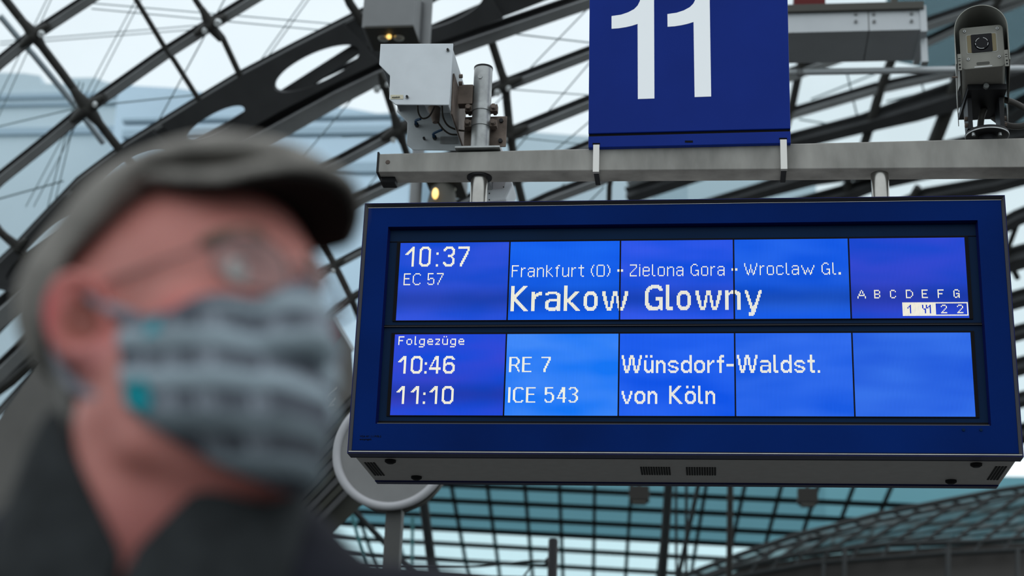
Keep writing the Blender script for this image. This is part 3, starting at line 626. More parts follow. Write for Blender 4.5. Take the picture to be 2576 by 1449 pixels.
two = G('1,6;0,5-6;0,4,6;0,3,6;1-2,6')
for c in range(53):
    if c < 26:
        lit = [r for r in range(11) if r not in dark.get(c, [])]
    elif c in (26, 52): lit = list(range(11))
    else:
        lit = [0, 10]
        for s0 in (31, 44):
            if s0 <= c < s0 + 5:
                for a, e in two[c - s0]: lit += list(range(a + 2, e + 3))
    lit = sorted(set(lit)); runs = []
    for r in lit:
        if runs and runs[-1][1] == r - 1: runs[-1] = (runs[-1][0], r)
        else: runs.append((r, r))
    box.append(runs)
text_line('carriage_diagram', {'#': box}, [('#', 2270.5)], 761.2, 761.2, .00395, 'lit bar of carriage classes')
text_line('characters', F7, W('Folgezüge', 1001.7, 1022, 1042.5, 1053.8, 1074.5, 1094.5, 1111.9, 1132.2, 1152.9), 846.3, 845.8, .0041, 'lit word Folgezüge')
text_line('characters', F14, W('10:46', 1001, 1033.5, 1068.4, 1079.7, 1114.9), 896, 895.8, .0041, 'lit time 10:46')
text_line('characters', F14, W('11:10', 997, 1032.8, 1064.5, 1079.7, 1111.5), 971.6, 971.5, .0041, 'lit time 11:10')
text_line('characters', F12, W('RE7', 1280.6, 1313.4, 1361.3), 898.2, 898, .0041, 'lit train number RE 7')
text_line('characters', F12, W('ICE543', 1278, 1290.1, 1323, 1370.1, 1400.4, 1430.2), 974.4, 974.2, .0041, 'lit train number ICE 543')
text_line('characters', F14, W('Wünsdorf-Waldst.', 1563.5, 1620.1, 1650.1, 1680, 1713, 1746.1, 1779, 1803.2, 1827.3, 1853.8, 1911.8, 1945.4, 1963.8, 1997.6, 2031.2, 2056.4), 893.9, 892.5, .0041, 'lit destination Wünsdorf-Waldst.')
text_line('characters', F14, W('von', 1563.5, 1596.2, 1629.2), 970.8, 970.7, .0041, 'lit word von')
text_line('characters', F14, W('Köln', 1683.3, 1722.9, 1756, 1774.5), 970.7, 970.6, .0041, 'lit word Köln')
# underside: drip feet, vents, the matching frame of the far side, tiny print
und = ZT - BH + .004
for (x, y) in ((.115, .10), (.160, .315), (1.880, .10), (1.835, .315)):
    m = MB().tube([bp(x, -BH + .004, y), bp(x, -BH - .002, y), bp(x, -BH - .007, y)], [.0175, .0175, .010], 20); smoothed(m.build('drain_plug', 'black', board))
def vent(xs, w, y0, y1, n, p):
    m = MB()
    for k in range(n): m.box(bp(xs + k*p, -BH + .0022, y0), bp(xs + k*p + w, -BH + .0041, y1))
    m.build('vent_grille', 'black', board)
vent(.026, .0060, .13, .30, 4, .0092); vent(BW - .026 - .0336, .0060, .13, .30, 4, .0092)
vent(.883, .0055, .165, .265, 12, .0078); vent(1.023, .0055, .165, .265, 12, .0078)
bk = MB().box(bp(.012, -BH, BD - .04), bp(BW - .012, 0, BD)).build('back_frame', 'navy_edge', board, bevel=.004)
m = MB().box(bp(.0, -BH, .046), bp(BW, -BH + .003, .056)).build('lower_lip', 'blackmetal', board)
for x in (1.835, 1.885): MB().cyl(bp(x, -.742, .005), bp(x, -.742, .012), .0045, 12).build('screw_cap', 'navy_dull', board)
def font_text(body, size, loc, name, m, parent, bold=False, rot=(PI/2, 0, 0), ext=.0005, squash=1):
    """Lettering from the built-in face, turned into a mesh."""
    cu = bpy.data.curves.new(name, 'FONT'); cu.body = body; cu.size = size; cu.extrude = ext; cu.resolution_u = 3
    if bold: cu.offset = size*.012
    to = bpy.data.objects.new(name, cu); C.objects.link(to)
    dg = bpy.context.evaluated_depsgraph_get(); me = bpy.data.meshes.new_from_object(to.evaluated_get(dg))
    bpy.data.objects.remove(to)
    o = bpy.data.objects.new(name, me); C.objects.link(o); me.materials.append(M[m]); o.parent = parent
    o.location = Vector(loc) - world_loc(parent); o.rotation_euler = rot; o.scale = (squash, 1, 1)
    return o
font_text('VGA 4/1 1:1 PVB-2', .0085, bp(.034, -.772, .0076), 'maker_print', 'gapblack', bz)
font_text('entspiegelt', .0085, bp(.034, -.781, .0076), 'maker_print', 'gapblack', bz)

# ================================================================== the beam the board hangs from
BYC = BY + .197
beam = thing('support_beam', (X0 + 1, BYC, 0), 'grey weathered steel beam carrying the board, the 11 sign and the cameras', 'beam')
yl, yr = BY + .15, BY + .243
def sect(x, zb, zt):
    return [Vector((X0 + x, yl, ZT + zb)), Vector((X0 + x, yr, ZT + zb)), Vector((X0 + x, yr, ZT + zt)), Vector((X0 + x, yl + .012, ZT + zt)), Vector((X0 + x, yl, ZT + zt - .006))]
m = MB(); A = sect(.003, .1765, .2475); B = sect(4.2, .141, .284)
m.add(A + B, [[4, 3, 2, 1, 0], [5, 6, 7, 8, 9]] + [[i, (i+1) % 5, 5 + (i+1) % 5, 5 + i] for i in range(5)])
m.build('hollow_section', 'beam', beam, bevel=.003)
MB().box((X0 - .003, yl - .002, ZT + .175), (X0 + .003, yr + .002, ZT + .249)).build('end_cap', 'blackmetal', beam)
MB().box((X0 + .004, yr - .055, ZT + .155), (X0 + .055, yr - .004, ZT + .1765)).build('rubber_foot', 'black', beam, bevel=.005)
m = MB().tube([(X0 + .034, yl + .0002, ZT + .212), (X0 + .034, yl - .002, ZT + .212)], [.008, .007], 16); m.build('bolt_head', 'rust', beam)
for x in (.3385, 1.6475):
    smoothed(MB().cyl((X0 + x, BYC, ZT - .03), (X0 + x, BYC, ZT + .178), .0285, 32).build('hanger_tube', 'steel', beam))
    smoothed(MB().cyl((X0 + x, BYC, ZT + .168), (X0 + x, BYC, ZT + .1775), .042, 32).build('weld_collar', 'blackmetal', beam))
MB().box((X0 + 4.05, BYC - .09, 0), (X0 + 4.23, BYC + .09, ZT + 1.4)).build('column', 'beam', beam)

# ================================================================== platform sign 11
SY = BY + .132
sign = thing('platform_sign', (X0 + 1.03, SY + .05, ZT + .246), 'square blue platform sign with white number 11, standing on the beam', 'sign')
def sp(px, py, dy=0): return onY(px, py, SY + dy)
s0, s1, s2, s3 = sp(1480.2, 336), sp(1988.6, 323), sp(1981.4, 0), sp(1483, 0)
ext = lambda a, b, k: a + (b - a)*k
m = MB().prism([s0, s1, ext(s1, s2, 1.42), ext(s0, s3, 1.42)], (0, .11, 0)); m.build('face_panel', 'signblue', sign, bevel=.002)
l0, l1, l2, l3 = sp(1480, 371), sp(1989.5, 359.5), sp(1988.7, 330), sp(1480.2, 343)
MB().prism([l0, l1, l2, l3], (0, .11, 0)).build('base_strip', 'signblue', sign, bevel=.002)
MB().prism([sp(1481, 344, .006), sp(1988, 331, .006), sp(1988, 322, .006), sp(1481, 335, .006)], (0, .1, 0)).build('shadow_joint', 'gapblack', sign)
def slot(cx, cy, wpx, hpx, name='slot'):
    return MB().prism([sp(cx - wpx/2, cy + hpx/2, -.001), sp(cx + wpx/2, cy + hpx/2, -.001), sp(cx + wpx/2, cy - hpx/2, -.001), sp(cx - wpx/2, cy - hpx/2, -.001)], (0, .003, 0)).build(name, 'gapblack', sign)
slot(1733, 356, 20, 5); slot(1500, 362, 19, 5); slot(1970, 349, 20, 5)
def one(shift):
    """A grotesque 1: flag, hollow shoulder and stem, in the sign's plane."""
    sx_, sy_ = shift
    p = [(1538.5, 72.2), (1556, 71), (1575, 68), (1590, 64.5), (1604, 60), (1604.6, 249), (1646.2, 247.6), (1645, -70), (1613, -70), (1612.5, -20), (1610, 2), (1604, 14), (1595, 23), (1580, 31), (1562, 37), (1538.5, 40.4)]
    return MB().prism([sp(x + sx_*(1 + (y/250)*.02), y + sy_, -.0012) for x, y in p], (0, .002, 0)).build('numeral', 'signwhite', sign)
one((0, 0)); one((140, -5))
for xa, xb, yt, yb in ((1492.5, 1508, 364, 442), (1962.5, 1979, 351, 434)):
    a = sp(xa, yt, -.004); b = sp(xb, yt, -.004); zt = a.z; st = MB()
    zb = ZT + .168
    st.box((a.x, SY - .004, zb), (b.x, SY - .0015, zt)); st.box((a.x, SY - .004, zb - .012), (b.x, SY + .012, zb))
    st.build('clamp_strap', 'strap', sign)
    MB().box((a.x + .002, SY + .012, zb - .010), (b.x - .002, yr, zb - .008)).build('strap_tail', 'blackmetal', sign)

# ================================================================== white metal equipment housing on its post
hp = thing('equipment_housing', onY(1050, 270, BY + .2), 'white open-bottomed metal equipment box on a stub post above the beam end', 'equipment box')
FYF, FYB = BY + .02, BY + .375
outl = [(957, 110), (1140, 109), (1138.5, 136), (1130, 264), (995, 263), (979, 249), (981, 190), (953.5, 162)]
pf = [onY(x, y, FYF) for x, y in outl]
MB().prism(pf, (0, .006, 0)).build('front_cover', 'white', hp, bevel=.002)
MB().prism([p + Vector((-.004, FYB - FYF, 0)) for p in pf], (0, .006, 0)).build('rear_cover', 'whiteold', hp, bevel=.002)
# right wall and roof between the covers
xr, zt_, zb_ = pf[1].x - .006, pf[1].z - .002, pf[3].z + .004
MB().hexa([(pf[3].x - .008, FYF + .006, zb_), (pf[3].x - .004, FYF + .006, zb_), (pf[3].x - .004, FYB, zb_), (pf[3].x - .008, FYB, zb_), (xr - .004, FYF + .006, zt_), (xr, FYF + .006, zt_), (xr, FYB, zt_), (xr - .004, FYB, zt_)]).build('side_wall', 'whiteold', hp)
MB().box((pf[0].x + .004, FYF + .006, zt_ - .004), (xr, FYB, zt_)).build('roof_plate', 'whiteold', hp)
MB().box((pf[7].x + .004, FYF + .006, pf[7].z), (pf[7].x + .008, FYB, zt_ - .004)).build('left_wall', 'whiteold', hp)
MB().box((xr + .0005, FYF + .055, zb_ - .01), (xr + .006, FYB - .02, zb_ + .14)).build('mounting_plate', 'rust', hp, bevel=.001)
for px, py in ((1127, 127), (1024.5, 245)):
    c = onY(px, py, FYF); n = MB().cyl(c, c - Vector((0, .004, 0)), .006, 16); n.build('washer', 'galv', hp); smoothed(MB().cyl(c, c - Vector((0, .010, 0)), .0038, 12).build('cover_screw', 'blackmetal', hp))
q = [onY(x, y, FYF - .0005) for x, y in ((982.5, 249.5), (1014.5, 249.5), (1014.5, 239), (982.5, 239))]
np_ = MB().prism(q, (0, -.0012, 0)).build('name_plate', 'brass', hp)
font_text('vossloh', .0100, onY(985.5, 247.6, FYF) - Vector((0, .0022, 0)), 'plate_lettering', 'gapblack', np_, bold=True, squash=.92)
# inner gear, cables and print on the rear cover
ry = FYB - .003
c = onY(1095, 288, FYB - .09)
smoothed(MB().tube([c + Vector((-.012, 0, .05)), c + Vector((-.004, 0, .02)), c + Vector((0, 0, -.005)), c + Vector((.004, 0, -.03))], [.02, .022, .017, .012], 14).build('cable_socket', 'rust', hp))
MB().box(c + Vector((-.035, -.05, .025)), c + Vector((.05, .04, .075))).build('inner_mount', 'whiteold', hp)
def cab(pts, r, m='cable'): return smoothed(MB().tube(curve(pts), r, 8).build('cable', m, hp))
def curve(pts, n=6):
    """Catmull-Rom through the points."""
    P = [Vector(p) for p in pts]; P = [P[0]*2 - P[1]] + P + [P[-1]*2 - P[-2]]; o = []
    for i in range(1, len(P) - 2):
        for k in range(n):
            t = k/n; a, b, c, d = P[i-1], P[i], P[i+1], P[i+2]
            o.append(((b*2) + (c - a)*t + (a*2 - b*5 + c*4 - d)*t*t + (b*3 - a - c*3 + d)*t**3)*.5)
    return o + [P[-2]]
hy = (FYF + FYB)/2
cab([onY(1050, 262, hy - .08), onY(1053, 285, hy - .06), onY(1063, 298, hy - .05), onY(1080, 292, hy - .04), onY(1093, 268, hy - .04)], .003)
cab([onY(1112, 265, hy), onY(1114, 292, hy), onY(1126, 315, hy + .02), onY(1148, 326, hy + .03), onY(1172, 330, BY + .2)], .0034)
cab([onY(1100, 305, FYB - .09), onY(1115, 325, FYB - .08), onY(1132, 337, FYB - .05), onY(1150, 339, FYB - .01)], .0034)
for px, py, qx, qy in ((1049, 316, 1058, 299), (1094, 348, 1112, 326)):
    a = onY(px, py, ry); MB().cyl(a, a - Vector((0, .014, 0)), .0075, 12).build('plug_socket', 'blackmetal', hp)
    smoothed(MB().tube(curve([a - Vector((0, .012, 0)), a - Vector((0, .03, -.004)), onY(qx, qy, ry - .05)]), .0045, 8).build('plug_lead', 'blueplug', hp))
a = onY(1067.5, 350, ry); MB().cyl(a, a - Vector((0, .012, 0)), .0045, 10).build('rear_screw', 'blackmetal', hp)
q = [onY(x, y, ry - .0005) for x, y in ((1107, 361.5), (1152, 361.5), (1153, 344), (1108, 344))]
MB().prism(q, (0, -.0008, 0)).build('rating_plate', 'galv', hp)
# stub post, clamps, bracket
pz0 = ZT + .2545; px_ = X0 + .3355
smoothed(MB().cyl((px_, BYC, pz0), (px_, BYC, ZT + .578), .0315, 36).build('stub_post', 'galv', hp))
smoothed(MB().tube([(px_, BYC, ZT + .574), (px_, BYC, ZT + .5805)], [.0325, .0325], 36).build('post_cap', 'blackmetal', hp))
MB().box((px_ - .075, BYC - .06, ZT + .2545), (px_ + .075, BYC + .06, ZT + .2605)).build('base_plate', 'galv', hp)
for z in (.4235, .3665):
    smoothed(MB().cyl((px_, BYC, ZT + z - .0115), (px_, BYC, ZT + z + .0115), .0345, 36).build('pipe_clamp', 'galv', hp))
    for s in (-1, 1):
        smoothed(MB().cyl((px_ + s*.043, BYC - .030, ZT + z - .001), (px_ + s*.043, BYC + .03, ZT + z - .001), .0090, 6).build('clamp_bolt', 'rust', hp), 20)
        MB().box((px_ + s*.043 - .012, BYC - .012, ZT + z - .012), (px_ + s*.043 + .012, BYC + .012, ZT + z + .012)).build('clamp_lug', 'rust', hp)
MB().box((px_ - .062, BYC + .036, ZT + .30), (px_ + .083, BYC + .042, ZT + .415)).build('back_plate', 'rust', hp, bevel=.003)
for z in (.32, .395): smoothed(MB().cyl((px_ + .064, BYC + .036, ZT + z), (px_ + .064, BYC + .026, ZT + z), .0075, 6).build('plate_bolt', 'blackmetal', hp), 20)
MB().box((xr + .004, BYC - .018, ZT + .437), (px_ - .030, BYC + .02, ZT + .51)).build('bracket', 'rust', hp, bevel=.002)
for z in (.498, .525): smoothed(MB().cyl((xr + .010, BYC - .05, ZT + z), (xr + .022, BYC - .05, ZT + z), .007, 6).build('bracket_bolt', 'rust', hp), 20)
c = onY(1127, 5, FYF); 
c = onY(1208, 193, BYC - .031); smoothed(MB().cyl(c, c - Vector((0, .003, 0)), .0085, 6).build('post_bolt', 'galv', hp), 20)
# second white housing behind the beam
hb = thing('small_white_housing', onY(1262, 505, BY + .36), 'small white rounded housing behind the left hanger tube of the beam', 'equipment box')
P1 = [onY(x, y, BY + .32) for x, y in ((1222, 345), (1258, 356), (1290, 462), (1272, 500), (1222, 506))]
MB().prism(P1, (0, .12, 0)).build('shell', 'white', hb, bevel=.006)
q = [onY(x, y, BY + .3195) for x, y in ((1240, 476), (1268, 473), (1274, 450), (1240, 450))]
MB().prism(q, (0, -.002, 0)).build('cream_lid', 'signwhite' if False else 'rim', hb)
for px, py in ((1267, 471), (1231, 487), (1231, 503)):
    c = onY(px, py, BY + .3185); MB().cyl(c, c - Vector((0, .003, 0)), .0022, 8).build('housing_screw', 'blackmetal', hb)
MB().box((P1[0].x, BY + .242, ZT + .18), (P1[0].x + .03, BY + .33, ZT + .24)).build('mounting_arm', 'galv', hb)

# ================================================================== security camera
cb = onY(2483, 338, BYC); cb.z = ZT + .2665
sc = thing('security_camera', cb, 'grey hooded security camera on a black bracket at the right end of the beam', 'camera')
smoothed(MB().cyl((cb.x, BYC, cb.z - .002), (cb.x, BYC, cb.z + .022), .030, 24).build('pivot', 'blackmetal', sc))
smoothed(MB().tube([(cb.x, BYC, cb.z + .020), (cb.x, BYC, cb.z + .023), (cb.x, BYC, cb.z + .034), (cb.x, BYC, cb.z + .036)], [.064, .068, .068, .066], 40).build('base_disc', 'blackmetal', sc))
smoothed(MB().tube([(cb.x, BYC, cb.z + .0225), (cb.x, BYC, cb.z + .0265)], [.0695, .0695], 40).build('disc_edge', 'galv', sc))
for dx in (-.048, .034): smoothed(MB().cyl((cb.x + dx, BYC - .035, cb.z + .010), (cb.x + dx, BYC - .035, cb.z + .022), .006, 10).build('disc_bolt', 'galv', sc))
HY0, HY1 = BY - .06, BY + .42
hc = onY(2467.5, 70, HY0); HR = .082                      # centre of the hood's front arch
hx, hz = hc.x, hc.z
def hoodprofile(r, t=0):
    p = []
    for k in range(25):
        a = PI*k/24; p.append((hx + r*math.cos(a), hz + r*math.sin(a)))
    return p
m = MB(); pro = [(hx + HR, hz - .11)] + hoodprofile(HR) + [(hx - HR, hz - .11)]; pri = [(hx + HR - .0025, hz - .11)] + hoodprofile(HR - .0025) + [(hx - HR + .0025, hz - .11)]
n = len(pro)
def lip(i):                                               # the front edge sweeps back towards the bottom of the sides
    t = abs(i - (n-1)/2)/((n-1)/2); return HY0 + .018*t**4
vs = [(x, lip(i), z) for i, (x, z) in enumerate(pro)] + [(x, lip(i), z) for i, (x, z) in enumerate(pri)] + [(x, HY1, z) for x, z in pro] + [(x, HY1, z) for x, z in pri]
fs = []
for i in range(n-1): fs += [[i, i+1, n+i+1, n+i], [2*n+i, 2*n+i+1, i+1, i], [n+i, n+i+1, 3*n+i+1, 3*n+i], [2*n+i, 3*n+i, 3*n+i+1, 2*n+i+1]]
fs += [[0, n, 3*n, 2*n], [n-1, 3*n-1, 4*n-1, 2*n-1]]
m.add(vs, fs); smoothed(m.build('hood', 'camhood', sc), 50)
HB = HY0 + .045                                           # front plate sits inside the hood
def rrect(x0, z0, x1, z1, r, y, tilt=0, n=5):
    o = []
    for (cx_, cz_, a0) in ((x1 - r, z0 + r, -PI/2), (x1 - r, z1 - r, 0), (x0 + r, z1 - r, PI/2), (x0 + r, z0 + r, PI)):
        for k in range(n + 1):
            a = a0 + PI/2*k/n; o.append(Vector((cx_ + r*math.cos(a), y, cz_ + r*math.sin(a))))
    return o
fx, fz = hx + .0005, hz - .0085
fw_ = .0675
fz0, fz1 = hz - .118, hz + .030
MB().prism(rrect(fx - fw_, fz0, fx + fw_, fz1, .014, HB), (0, .38, 0)).build('housing', 'camgrey', sc, bevel=.002)
wz0, wz1 = fz0 + .052, fz1 - .026
MB().prism(rrect(fx - .048, wz0, fx + .048, wz1, .006, HB - .0006), (0, .002, 0)).build('window_frame', 'camhood', sc)
MB().prism(rrect(fx - .044, wz0 + .004, fx + .044, wz1 - .004, .004, HB - .0016), (0, .002, 0)).build('tan_backing', 'tan', sc)
MB().prism(rrect(fx - .032, wz0 + .003, fx + .032, wz1 - .003, .003, HB - .0026), (0, .002, 0)).build('window_glass', 'lens', sc)
lc = Vector((fx, HB - .003, (wz0 + wz1)/2 - .002))
smoothed(MB().tube([lc, lc - Vector((0, .003, 0))], [.023, .021], 28).build('lens', 'lens', sc))
m = MB()
for a0, a1 in ((20, 75), (110, 160), (175, 195), (215, 290), (330, 360)):
    pts = []
    for rr in (.0185, .0202):
        for k in range(9):
            a = math.radians(a0 + (a1 - a0)*k/8); pts.append(lc + Vector((rr*math.cos(a), -.0034, rr*math.sin(a))))
    m.add(pts, [[k, k+1, 10+k, 9+k] for k in range(8)])
m.build('lens_print', 'ringprint', sc)
for dx, dz in ((-.050, fz1 - .014), (.050, fz1 - .014), (-.044, fz0 + .034), (.050, fz0 + .034)):
    z = dz; smoothed(MB().cyl((fx + dx, HB, z), (fx + dx, HB - .003, z), .0045, 14).build('face_screw', 'galv', sc)); MB().cyl((fx + dx, HB - .002, z), (fx + dx, HB - .0036, z), .002, 8).build('screw_recess', 'black', sc)
MB().prism(rrect(fx - .020, fz0 + .011, fx + .020, fz0 + .021, .004, HB - .0006), (0, .001, 0)).build('badge', 'lumgreydark', sc)
MB().prism(rrect(fx - .027, fz0 + .003, fx + .027, fz0 + .0065, .001, HB - .0006), (0, .001, 0)).build('label_strip', 'ringprint', sc)
for s in (-1, 1):
    x = fx + s*.071; b = MB().box((x - .006, HB - .022, fz0 - .012), (x + .006, HB - .018, fz0 + .045)).build('side_rail', 'camgrey', sc)
    for z in (.0, .011): MB().box((x - .0025, HB - .0232, fz0 - .006 + z), (x + .0025, HB - .022, fz0 - .001 + z)).build('rail_slot', 'black', sc)
    for z in (.026, .034): MB().box((x - .004, HB - .0232, fz0 - .006 + z), (x + .003, HB - .022, fz0 - .0045 + z)).build('rail_mark', 'black', sc)
MB().box((fx - .026, BYC - .10, fz0 - .020), (fx + .096, BYC + .12, fz0 - .001)).build('cradle', 'blackmetal', sc)
for s in (-1, 1):
    xx = fx + .036 + s*.050
    MB().hexa([(xx - .007, BYC - .035, cb.z + .036), (xx + .007, BYC - .035, cb.z + .036), (xx + .007, BYC + .035, cb.z + .036), (xx - .007, BYC + .035, cb.z + .036), (xx - .007, BYC - .045, fz0 - .01), (xx + .007, BYC - .045, fz0 - .01), (xx + .007, BYC + .045, fz0 - .01), (xx - .007, BYC + .045, fz0 - .01)]).build('bracket_arm', 'blackmetal', sc)
    for z in (.055, .078): smoothed(MB().cyl((xx + s*.006, BYC - .02, cb.z + z), (xx + s*.016, BYC - .02, cb.z + z), .0075, 6).build('arm_bolt', 'rust', sc), 20)
MB().box((fx - .024, BYC - .035, cb.z + .036), (fx + .096, BYC + .035, cb.z + .042)).build('bracket_foot', 'blackmetal', sc)
smoothed(MB().cyl((fx + .03, BYC - .112, fz0 - .011), (fx + .03, BYC - .095, fz0 - .011), .009, 8).build('cradle_bolt', 'galv', sc), 20)
cy_ = BYC + .05
cpts = curve([onY(2466, 318, cy_), onY(2470, 292, cy_ - .01), onY(2482, 264, cy_), onY(2502, 252, cy_), onY(2530, 252, cy_ + .01), onY(2562, 264, cy_ + .01), onY(2590, 284, cy_), onY(2592, 306, cy_), onY(2566, 318, cy_ + .01), onY(2530, 314, cy_ + .03), onY(2500, 296, cy_ + .06), onY(2484, 280, cy_ + .07)], 18)
smoothed(MB().tube(cpts, [.0098 if k % 2 else .0112 for k in range(len(cpts))], 10).build('conduit', 'conduit', sc), 80)
# the whole head is swung a little, its back end away to the right
_pv = Vector((hx, HY0, hz)) - cb; _rm = Matrix.Translation(_pv) @ Matrix.Rotation(math.radians(-8.5), 4, 'Z') @ Matrix.Translation(-_pv)
for ob in sc.children:
    if ob.name.split('.')[0] in ('hood', 'housing', 'window_frame', 'tan_backing', 'window_glass', 'lens', 'lens_print', 'face_screw', 'screw_recess', 'badge', 'label_strip', 'side_rail', 'rail_slot', 'rail_mark'): ob.data.transform(_rm)
smoothed(MB().cyl((hx - HR - .006, HB + .02, fz0 - .02), (hx - HR + .012, HB + .02, fz0 - .02), .003, 8).build('hood_screw', 'rust', sc))
# ================================================================== middle distance: luminaires, duct, round sign, stair flank, posts
def pxbox(px0, py0, px1, py1, Y, dep, m, name, parent, bevel=.004):
    a, b = onY(px0, py0, Y), onY(px1, py1, Y)
    return MB().box((min(a.x, b.x), Y, min(a.z, b.z)), (max(a.x, b.x), Y + dep, max(a.z, b.z))).build(name, m, parent, bevel=bevel)
LYY = 9.0
la = onY(1051, 400, LYY + .1)
mast = thing('lamp_mast', (la.x, LYY + .1, 0), 'grey lamp mast seen behind the white equipment box, carrying two box luminaires', 'lamp mast')
top = onY(1051, -60, LYY + .1)
smoothed(MB().cyl((la.x, LYY + .1, 0), (la.x, LYY + .1, top.z), .037, 20).build('pole', 'lumgrey', mast))
def luminaire(x0, y0, x1, y1, Y, dep, arm):
    u = thing('box_luminaire_head', onY((x0+x1)/2, y1, Y), '', 'luminaire'); 
    pxbox(x0, y0, x1, y1, Y, dep, 'lumgrey', 'housing', u)
    a, b = onY(x0, y1, Y), onY(x1, y1, Y); z = a.z
    MB().box((a.x, Y, z - .012), (b.x, Y + dep, z)).build('lens_frame', 'lumgreydark', u)
    for fx_ in (.30, .62):
        cx_ = a.x + (b.x - a.x)*fx_; smoothed(MB().ball((cx_, Y + dep*.45, z - .012), .035, 14, 8, (1, 1, .5)).build('reflector', 'reflector', u))
    cx_ = a.x + (b.x - a.x)*.44; smoothed(MB().ball((cx_, Y + dep*.33, z - .022), .016, 12, 8, (1, 1, 1)).build('lamp', 'lamp', u))
    return u
l1 = luminaire(918, -40, 1040, 66, LYY - .16, .30, 0); l1['label'] = 'grey box luminaire above the white equipment box at the top edge'; l1.name = 'box_luminaire'
l2 = luminaire(1072, 395, 1160, 452, LYY - .02, .26, 0); l2['label'] = 'lower box luminaire with a yellow lamp, between beam and board'; l2.name = 'box_luminaire'
u = onY(1110, 470, LYY); smoothed(MB().tube([(u.x, LYY + .06, u.z + .03), (u.x, LYY + .06, u.z - .14)], [.07, .10], 20).build('reflector_bowl', 'lumgreydark', l2)); smoothed(MB().ball(onY(1095, 487, LYY - .06), .028, 12, 8, (.7, .6, 1.3)).build('glowing_lamp', 'lamp', l2))
a = onY(1110, 420, LYY + .1); MB().box((la.x, LYY + .08, a.z - .02), (a.x, LYY + .12, a.z + .02)).build('arm', 'lumgrey', l2)
# long grey duct and pipe, upper right
DY = 9.5
duct = thing('light_duct', onY(2150, 119, DY), 'long light grey boxed cable duct at the top, right of the sign', 'duct')
a, b = onY(1700, 26, DY), onY(2318, 74, DY)
dz0 = onY(2318, 74, DY).z; dz1 = onY(2318, 26, DY).z
MB().box((a.x, DY, dz0), (b.x, DY + .42, dz1)).build('trough', 'duct', duct)
MB().box((a.x, DY - .03, dz1), (b.x + .02, DY + .45, dz1 + .05)).build('lid', 'lumgreydark', duct)
e0, e1 = onY(2312, 110, DY - .01), onY(2334, 16, DY - .01)
MB().box((b.x - .005, DY - .012, dz0 - .02), (b.x + .035, DY + .44, dz1 + .03)).build('end_flange', 'duct', duct)
MB().box((onY(2184, 50, DY).x, DY - .002, dz0), (onY(2186, 50, DY).x, DY + .42, dz1)).build('joint', 'lumgreydark', duct)
for px, py in ((2153, 36), (2153, 55), (2198, 36), (2199, 55), (2293, 35), (2293, 54)):
    c = onY(px, py, DY); smoothed(MB().cyl(c, c - Vector((0, .012, 0)), .011, 10).build('bolt_head', 'lumgrey', duct))
q0, q1 = onY(1998, 8, DY - .02), onY(2076, -6, DY - .02); MB().box((q0.x, DY - .02, dz1 + .05), (q1.x, DY + .2, dz1 + .16)).build('red_box', 'red', duct)
hd = onY(2324, 120, DY + .1); MB().box((hd.x - .02, DY + .08, hd.z - .11), (hd.x + .02, DY + .14, hd.z + .06)).build('end_bracket', 'duct', duct)
for px in (1780, 2250): q = onY(px, 20, DY + .2); MB().box((q.x - .02, DY + .18, q.z), (q.x + .02, DY + .22, q.z + 3)).build('hanger_rod', 'lumgreydark', duct)
pa, pb = onY(1700, 186, DY + .3), onY(2900, 168, DY + .3)
pipe = thing('conduit_pipe', onY(2200, 190, DY + .3), 'slim grey horizontal pipe below the duct, ending behind the camera hood', 'pipe')
smoothed(MB().cyl(pa, pb, .022, 14).build('tube', 'duct', pipe)); q = onY(2012, 183, DY + .3); smoothed(MB().cyl(q - Vector((.02, 0, 0)), q + Vector((.02, 0, 0)), .027, 14).build('coupling', 'lumgrey', pipe))
# round sign on a post
KY = 8.2; kc = onY(984, 1136, KY); kr = (onY(1112, 1136, KY).x - onY(852, 1136, KY).x)/2*1.06
rs = thing('round_sign', (kc.x, KY + .06, 0), 'round grey disc with pale rim on a post behind the board corner', 'round sign')
ring = [kc + Vector((kr*math.cos(2*PI*k/72), 0, kr*math.sin(2*PI*k/72))) for k in range(72)]
smoothed(MB().tube(ring, .022, 12, closed=True).build('rim', 'rim', rs))
MB().prism([kc + (p - kc)*.985 for p in ring], (0, .04, 0)).build('disc', 'disc', rs)
ring2 = [kc + Vector((0, .07, 0)) + (p - kc)*1.04 for p in ring]; smoothed(MB().prism([p for p in ring2], (0, .05, 0)).build('rear_housing', 'lumgreydark', rs), 30)
pk = onY(996, 1300, KY + .12)
MB().box((pk.x - .042, KY + .05, 0), (pk.x + .042, KY + .13, kc.z - kr*.85)).build('post', 'post', rs, bevel=.006)
# inclined stair flank with scrawl, red side and ribbed soffit
PS = Plane(CAM + ray(800, 1000)*10.5, Vector((.45, -1, -.05)))
def psat(pts, off=0): return [PS.at(x, y, off) for x, y in pts]
st = thing('stair_flank', PS.at(760, 1100), 'grey cladding of an inclined stair behind the man, with chalk scrawl', 'stair')
MB().prism(psat([(-330, 1520), (98, 915), (300, 690), (836, 800), (884, 880), (892, 985), (640, 1245), (300, 1640)]), -PS.n*.25 if PS.n.y < 0 else PS.n*.25).build('cladding', 'concrete', st)
bk_ = -PS.n if PS.n.y < 0 else PS.n
MB().prism(psat([(832, 800), (845, 796), (893, 878), (884, 884)], -.02), bk_*.25).build('edge_trim', 'pale', st)
MB().prism(psat([(805, 800), (838, 806), (857, 845), (780, 950)], .012), bk_*.01).build('red_panel', 'red', st)
rb = MB(); 
MB().prism(psat([(892, 985), (1010, 1090), (1060, 1180), (905, 1275), (830, 1348), (560, 1700), (300, 1640), (640, 1245)], -.06), bk_*.05).build('soffit', 'rib', st)
